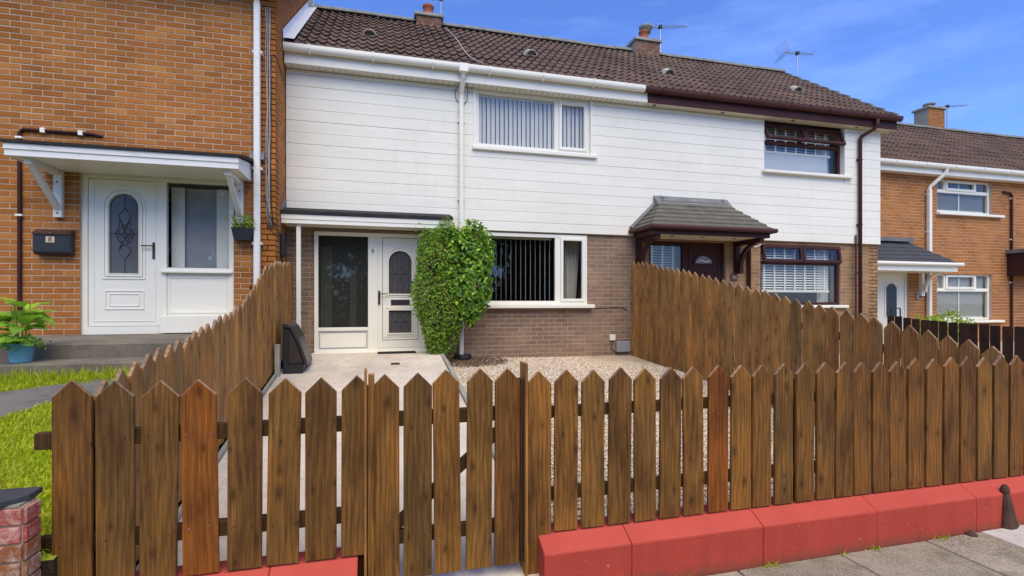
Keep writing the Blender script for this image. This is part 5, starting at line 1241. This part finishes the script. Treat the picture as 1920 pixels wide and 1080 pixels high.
# dark storage bunker leaning by the left fence
bn = thing('storage_bin', 'dark brown plastic bin with sloped lid against the left side fence', 'bin')
by0, by1 = 6.95, 7.50; zb = z_path(6.95)-.0
def bp(px, py): x, z = PY(px, py, by0); return (x, z)
body = [(-1.15, zb-.02), (-.915, zb-.02), (-.90, zb+.12), (-.98, zb+.40), (-1.06, zb+.56), (-1.15, zb+.60)]
MB().prism(body, by0+.02, by1-.02).build('body', 'black_plastic', bn, bevel=.012)
lid_o = [(-1.155, zb+.60), (-1.155, zb+.645), (-1.09, zb+.645), (-1.03, zb+.60), (-.96, zb+.46), (-.86, zb+.16), (-.855, zb+.10), (-.885, zb+.10), (-.90, zb+.15), (-.99, zb+.42), (-1.07, zb+.575)]
MB().prism(lid_o, by0-.0, by1).build('lid', 'dark_brown_plastic', bn, bevel=.01)
MB().prism([(-1.08, zb+.57), (-1.0, zb+.41), (-.905, zb+.14), (-1.08, zb+.14)], by0+.006, by0+.019).build('side_panel', 'dark_brown_plastic', bn, bevel=.004)
# door mat
x0, y0 = PZ(708, 664, z_path(8.3)+.012); x1, _ = PZ(780, 660, z_path(8.3)+.012)
m = MB(); m.box(x0, x1, 8.15, 8.40, z_path(8.3)+.001, z_path(8.3)+.016); mat_ = m.build('door_mat', 'rubber_mat', bevel=.004); mat_['label'] = 'black rubber door mat at the white panelled door'; mat_['category'] = 'mat'
x0, y0 = PZ(733, 688, .715); 
m = MB(); m.box(x0, x0+.12, y0-.05, y0+.06, z_path(y0)-.02, z_path(y0)+.012); o = m.build('drain_cover', 'rust', bevel=.004); o['label'] = 'small rusty drain cover set in the concrete path'; o['category'] = 'drain cover'
# rusty iron hold-back at the right
cx, cy = PZ(1895, 988, .05)
ic = thing('iron_stop', 'rusty iron gate stop against the red wall at the right edge', 'gate stop', loc=(cx, cy+.02, .046))
m = MB(); vs = []; fsx = []
for (r0, r1, z, dx) in ((.082, .055, 0, .0), (.070, .048, .05, -.005), (.040, .032, .20, -.020), (.027, .022, .235, -.024)):
    for k in range(12): a = 2*math.pi*k/12; q = 1+.10*math.cos(3*a); vs.append((dx+r0*q*math.cos(a), r1*q*math.sin(a), z))
for i in range(3):
    for k in range(12): fsx.append((i*12+k, i*12+(k+1) % 12, i*12+12+(k+1) % 12, i*12+12+k))
fsx += [tuple(range(36, 48))]; m.add(vs, fsx); m.build('body', 'rust', ic)
m = MB(); m.lathe([(.024, 0), (.028, .02), (.024, .045), (.012, .062)], (-.022, 0, .232), 12); m.build('knob', 'rust', ic)
sx_, sy_ = PZ(1822, 1003, .05); m = MB(); m.lathe([(.035, 0), (.030, .012), (.012, .026), (.008, .03)], (sx_, sy_, .048), 7); o = m.build('stone', 'rust'); o['label'] = 'dark pebble lying on the paving slab near the red wall'; o['category'] = 'stone'
# crumpled paper on the step
m = MB(); vs = []
for j in range(5):
    for i in range(7): vs.append((-1.95+i*.05+rr.gauss(0, .008), 6.20+j*.04, 1.205+.035*abs(math.sin(i*1.7+j*2.1))+rr.uniform(0, .01)))
m.add(vs, [(j*7+i, j*7+i+1, j*7+i+8, j*7+i+7) for j in range(4) for i in range(6)]); o = m.build('litter', 'curtain'); o['label'] = 'crumpled pale litter on the doorstep behind the left fence'; o['category'] = 'litter'

# television aerials
def aerial(label, base, top_z, dirx, diry, L_, n, reflector=True, tilt=0.0, style=0):
    t_ = thing('tv_aerial', label, 'aerial', 'television aerials', base)
    d = Vector((dirx, diry, tilt)).normalized(); h = top_z-base[2]; side = d.cross(Vector((0, 0, 1))).normalized()
    MB().tube([(0, 0, 0), (0, 0, h)], .016, 8).build('mast', 'metal_alu', t_)
    b0 = Vector((0, 0, h-.06))-d*(.22*L_); b1 = Vector((0, 0, h-.06))+d*(.78*L_)
    if style: b0 = Vector((0, 0, h-.06))-d*.45*L_; b1 = Vector((0, 0, h-.06))+d*.55*L_
    MB().tube([b0, b1], .012, 6).build('boom', 'metal_alu', t_)
    for i in range(n):
        c = b0+(b1-b0)*((i+.8)/n); l = .16-.07*i/n; MB().tube([c-side*l, c+side*l], .006, 5).build('element', 'metal_alu', t_)
    MB().box(-.04, .04, -.04, .04, h-.10, h-.02).build('clamp', 'black_plastic', t_)
    if reflector:
        m = MB()
        for k in range(-4, 5):
            c = b0+Vector((0, 0, .055*k))-d*(.02+.03*abs(k)); m.tube([c-side*.26, c+side*.26], .006, 5)
        m.tube([b0+Vector((0, 0, .23)), b0, b0-Vector((0, 0, .23))], .008, 5); m.build('reflector', 'metal_alu', t_)
    return t_
x, z = PY(827, 44, 11.4); zt = PY(827, -8, 11.4)[1]; aerial('thin aerial on the mast beside the terracotta chimney pot, cut by the top edge', (x, 11.4, z-.1), zt, .9, -.5, 1.0, 8, False)
x, z = PY(1238, 98, 11.5); zt = PY(1238, 46, 11.5)[1]; aerial('comb-shaped aerial beside the chimney with a cowl', (x, 11.5, z-.1), zt, 1.0, -.30, .85, 11, False)
x, z = PY(1495, 145, 11.9); zt = PY(1495, 96, 11.9)[1]; aerial('aerial with a wide slatted reflector above the gable end', (x, 11.9, z-.3), zt, 1.0, -.15, .85, 9, True, 0, 1)
x, z = PY(1776, 232, 12.1); zt = PY(1776, 196, 12.1)[1]; aerial('small aerial on the far right chimney', (x, 12.1, z-.1), zt, .9, -.4, .7, 7, False)

# ================================================================ PLANTS
def blob(n, c, r, rng, lump=.22, shell=.75, taper=None):
    d = rng.normal(0, 1, (n, 3)); d /= np.linalg.norm(d, axis=1)[:, None]
    rad = (shell+(1-shell)*rng.uniform(0, 1, n)**.5)
    lumpv = 1+lump*(np.sin(d[:, 0]*5.1+c[0]*3)*np.sin(d[:, 2]*6.3+1.7)+.6*np.sin(d[:, 1]*9+d[:, 2]*7))*.5
    p4 = 3.2                                                         # boxy, clipped outline
    k = 1/(np.abs(d)**p4).sum(1)**(1/p4)   # unit superellipsoid
    P = d*(rad*lumpv*k)[:, None]*np.array(r)
    if taper is not None: P[:, :2] *= taper(P[:, 2]/r[2])[:, None]
    return P+np.array(c), d
def face_rot(d, rng, jit=.6):
    n = len(d); nn = d+rng.normal(0, jit, (n, 3)); nn[:, 2] += .35; nn /= np.linalg.norm(nn, axis=1)[:, None]
    up = rng.normal(0, 1, (n, 3)); t = np.cross(up, nn); t /= np.linalg.norm(t, axis=1)[:, None]; b = np.cross(nn, t)
    return np.stack([t, b, nn], 2)
tap = lambda q: np.where(q < -.1, 1-.48*(-.1-q)/.9, 1.0)
s1 = thing('shrub', 'clipped small-leaved shrub with reddish tips beside the white door', 'shrub', loc=(.93, 8.02, .70))
P, d = blob(15000, (.02, 0, 1.04), (.385, .32, 1.06), RNG, .26, .66, tap)
link('foliage', scatter('foliage', LEAF_V, LEAF_F, P, face_rot(d, RNG, .75), RNG.uniform(.026, .058, len(P)), 'leaf_small'), s1, kind='stuff')
m = MB()
for i in range(22):
    a = rr.uniform(0, 6.28); q = rr.uniform(.15, .30); h = rr.uniform(.7, 1.9); m.tube([(rr.gauss(0, .05), rr.gauss(0, .05), 0), (q*.5*math.cos(a), q*.5*math.sin(a), h*.5), (q*math.cos(a), q*math.sin(a), h)], [.016, .010, .004], 5)
m.build('stems', 'bark', s1)
P = np.stack([RNG.uniform(-.36, .36, 260), RNG.uniform(-.34, .1, 260), RNG.uniform(.4, 2.16, 260)], 1); P[:, 0] += np.sign(P[:, 0])*np.where(RNG.uniform(0, 1, 260) < .5, .07, 0)
link('shoots', scatter('shoots', LEAF_V, LEAF_F, P, rand_rot(260, RNG, 1.0), RNG.uniform(.03, .055, 260), 'leaf_small'), s1, kind='stuff')
s2 = thing('shrub', 'bright glossy-leaved shrub between the clipped shrub and the living-room window', 'shrub', loc=(1.36, 7.93, .70))
P, d = blob(4000, (0, 0, 1.36), (.385, .26, .73), RNG, .28, .62, lambda q: np.where(q < -.2, 1-.42*(-.2-q)/.8, 1.0))
link('foliage', scatter('foliage', LEAF_V, LEAF_F, P, face_rot(d, RNG, .55), RNG.uniform(.065, .105, len(P)), 'leaf_glossy'), s2, kind='stuff')
m = MB()
for i in range(9):
    a = rr.uniform(0, 6.28); q = rr.uniform(.10, .24); h = rr.uniform(1.0, 1.9); m.tube([(rr.gauss(-.30, .03), rr.gauss(0, .03), 0), (rr.gauss(-.24, .04), rr.gauss(0, .05), .50), (q*math.cos(a), q*math.sin(a), h)], [.013, .010, .004], 5)
m.build('stems', 'bark', s2)
hg = thing('shrub', 'lime green low shrub behind the dark fence', 'shrub', loc=(12.6, 8.9, .35))
P, d = blob(1500, (0, 0, .50), (.85, .30, .50), RNG, .3, .6)
link('foliage', scatter('foliage', LEAF_V, LEAF_F, P, face_rot(d, RNG), RNG.uniform(.06, .10, len(P)), 'leaf_hedge'), hg, kind='stuff')
MB().tube([(0, 0, 0), (0, 0, .4)], [.02, .01], 6).build('stems', 'bark', hg)
# trees across the road, which the window panes mirror
def tree_parts(seed):
    g = np.random.default_rng(seed); r_ = random.Random(seed); Ps = []; ds = []
    for i in range(20):
        c = (r_.gauss(0, 1.5), r_.gauss(0, 1.0), r_.uniform(1.4, 8.0)); P, d = blob(560, c, (1.5, 1.5, 1.2), g, .3, .5); Ps.append(P); ds.append(d)
    P = np.concatenate(Ps); d = np.concatenate(ds)
    crown = scatter('crown', LEAF_V, LEAF_F, P, face_rot(d, g, .8), g.uniform(.22, .40, len(P)), 'leaf_tree')
    m = MB(); m.tube([(0, 0, -.1), (.05, 0, 1.5), (0, .1, 3.2), (.1, 0, 6)], [.24, .19, .15, .05], 8)
    for i in range(6): a = i*1.05; m.tube([(0, 0, 2.4+i*.3), (math.cos(a)*.8, math.sin(a)*.8, 3.6+i*.4), (math.cos(a)*1.7, math.sin(a)*1.7, 4.6+i*.5)], [.10, .07, .03], 6)
    return crown, m.mesh('trunk', 'bark')
TP = [tree_parts(5), tree_parts(9)]
for i, (x, y, s) in enumerate(((-9, -15, 1.0), (-4.5, -17, 1.15), (.2, -15, 1.0), (4.8, -17, 1.2), (9.6, -15, 1.05), (14.5, -17, 1.15))):
    w_ = ('far left', 'second from the left', 'third from the left', 'third from the right', 'second from the right', 'far right')[i]
    t_ = thing('tree', 'leafy tree across the road behind the viewer, mirrored in the panes, '+w_, 'tree', 'trees across the road', (x, y, -.2)); t_.scale = (s, s, s)
    link('crown', TP[i % 2][0], t_, kind='stuff'); link('trunk', TP[i % 2][1], t_)
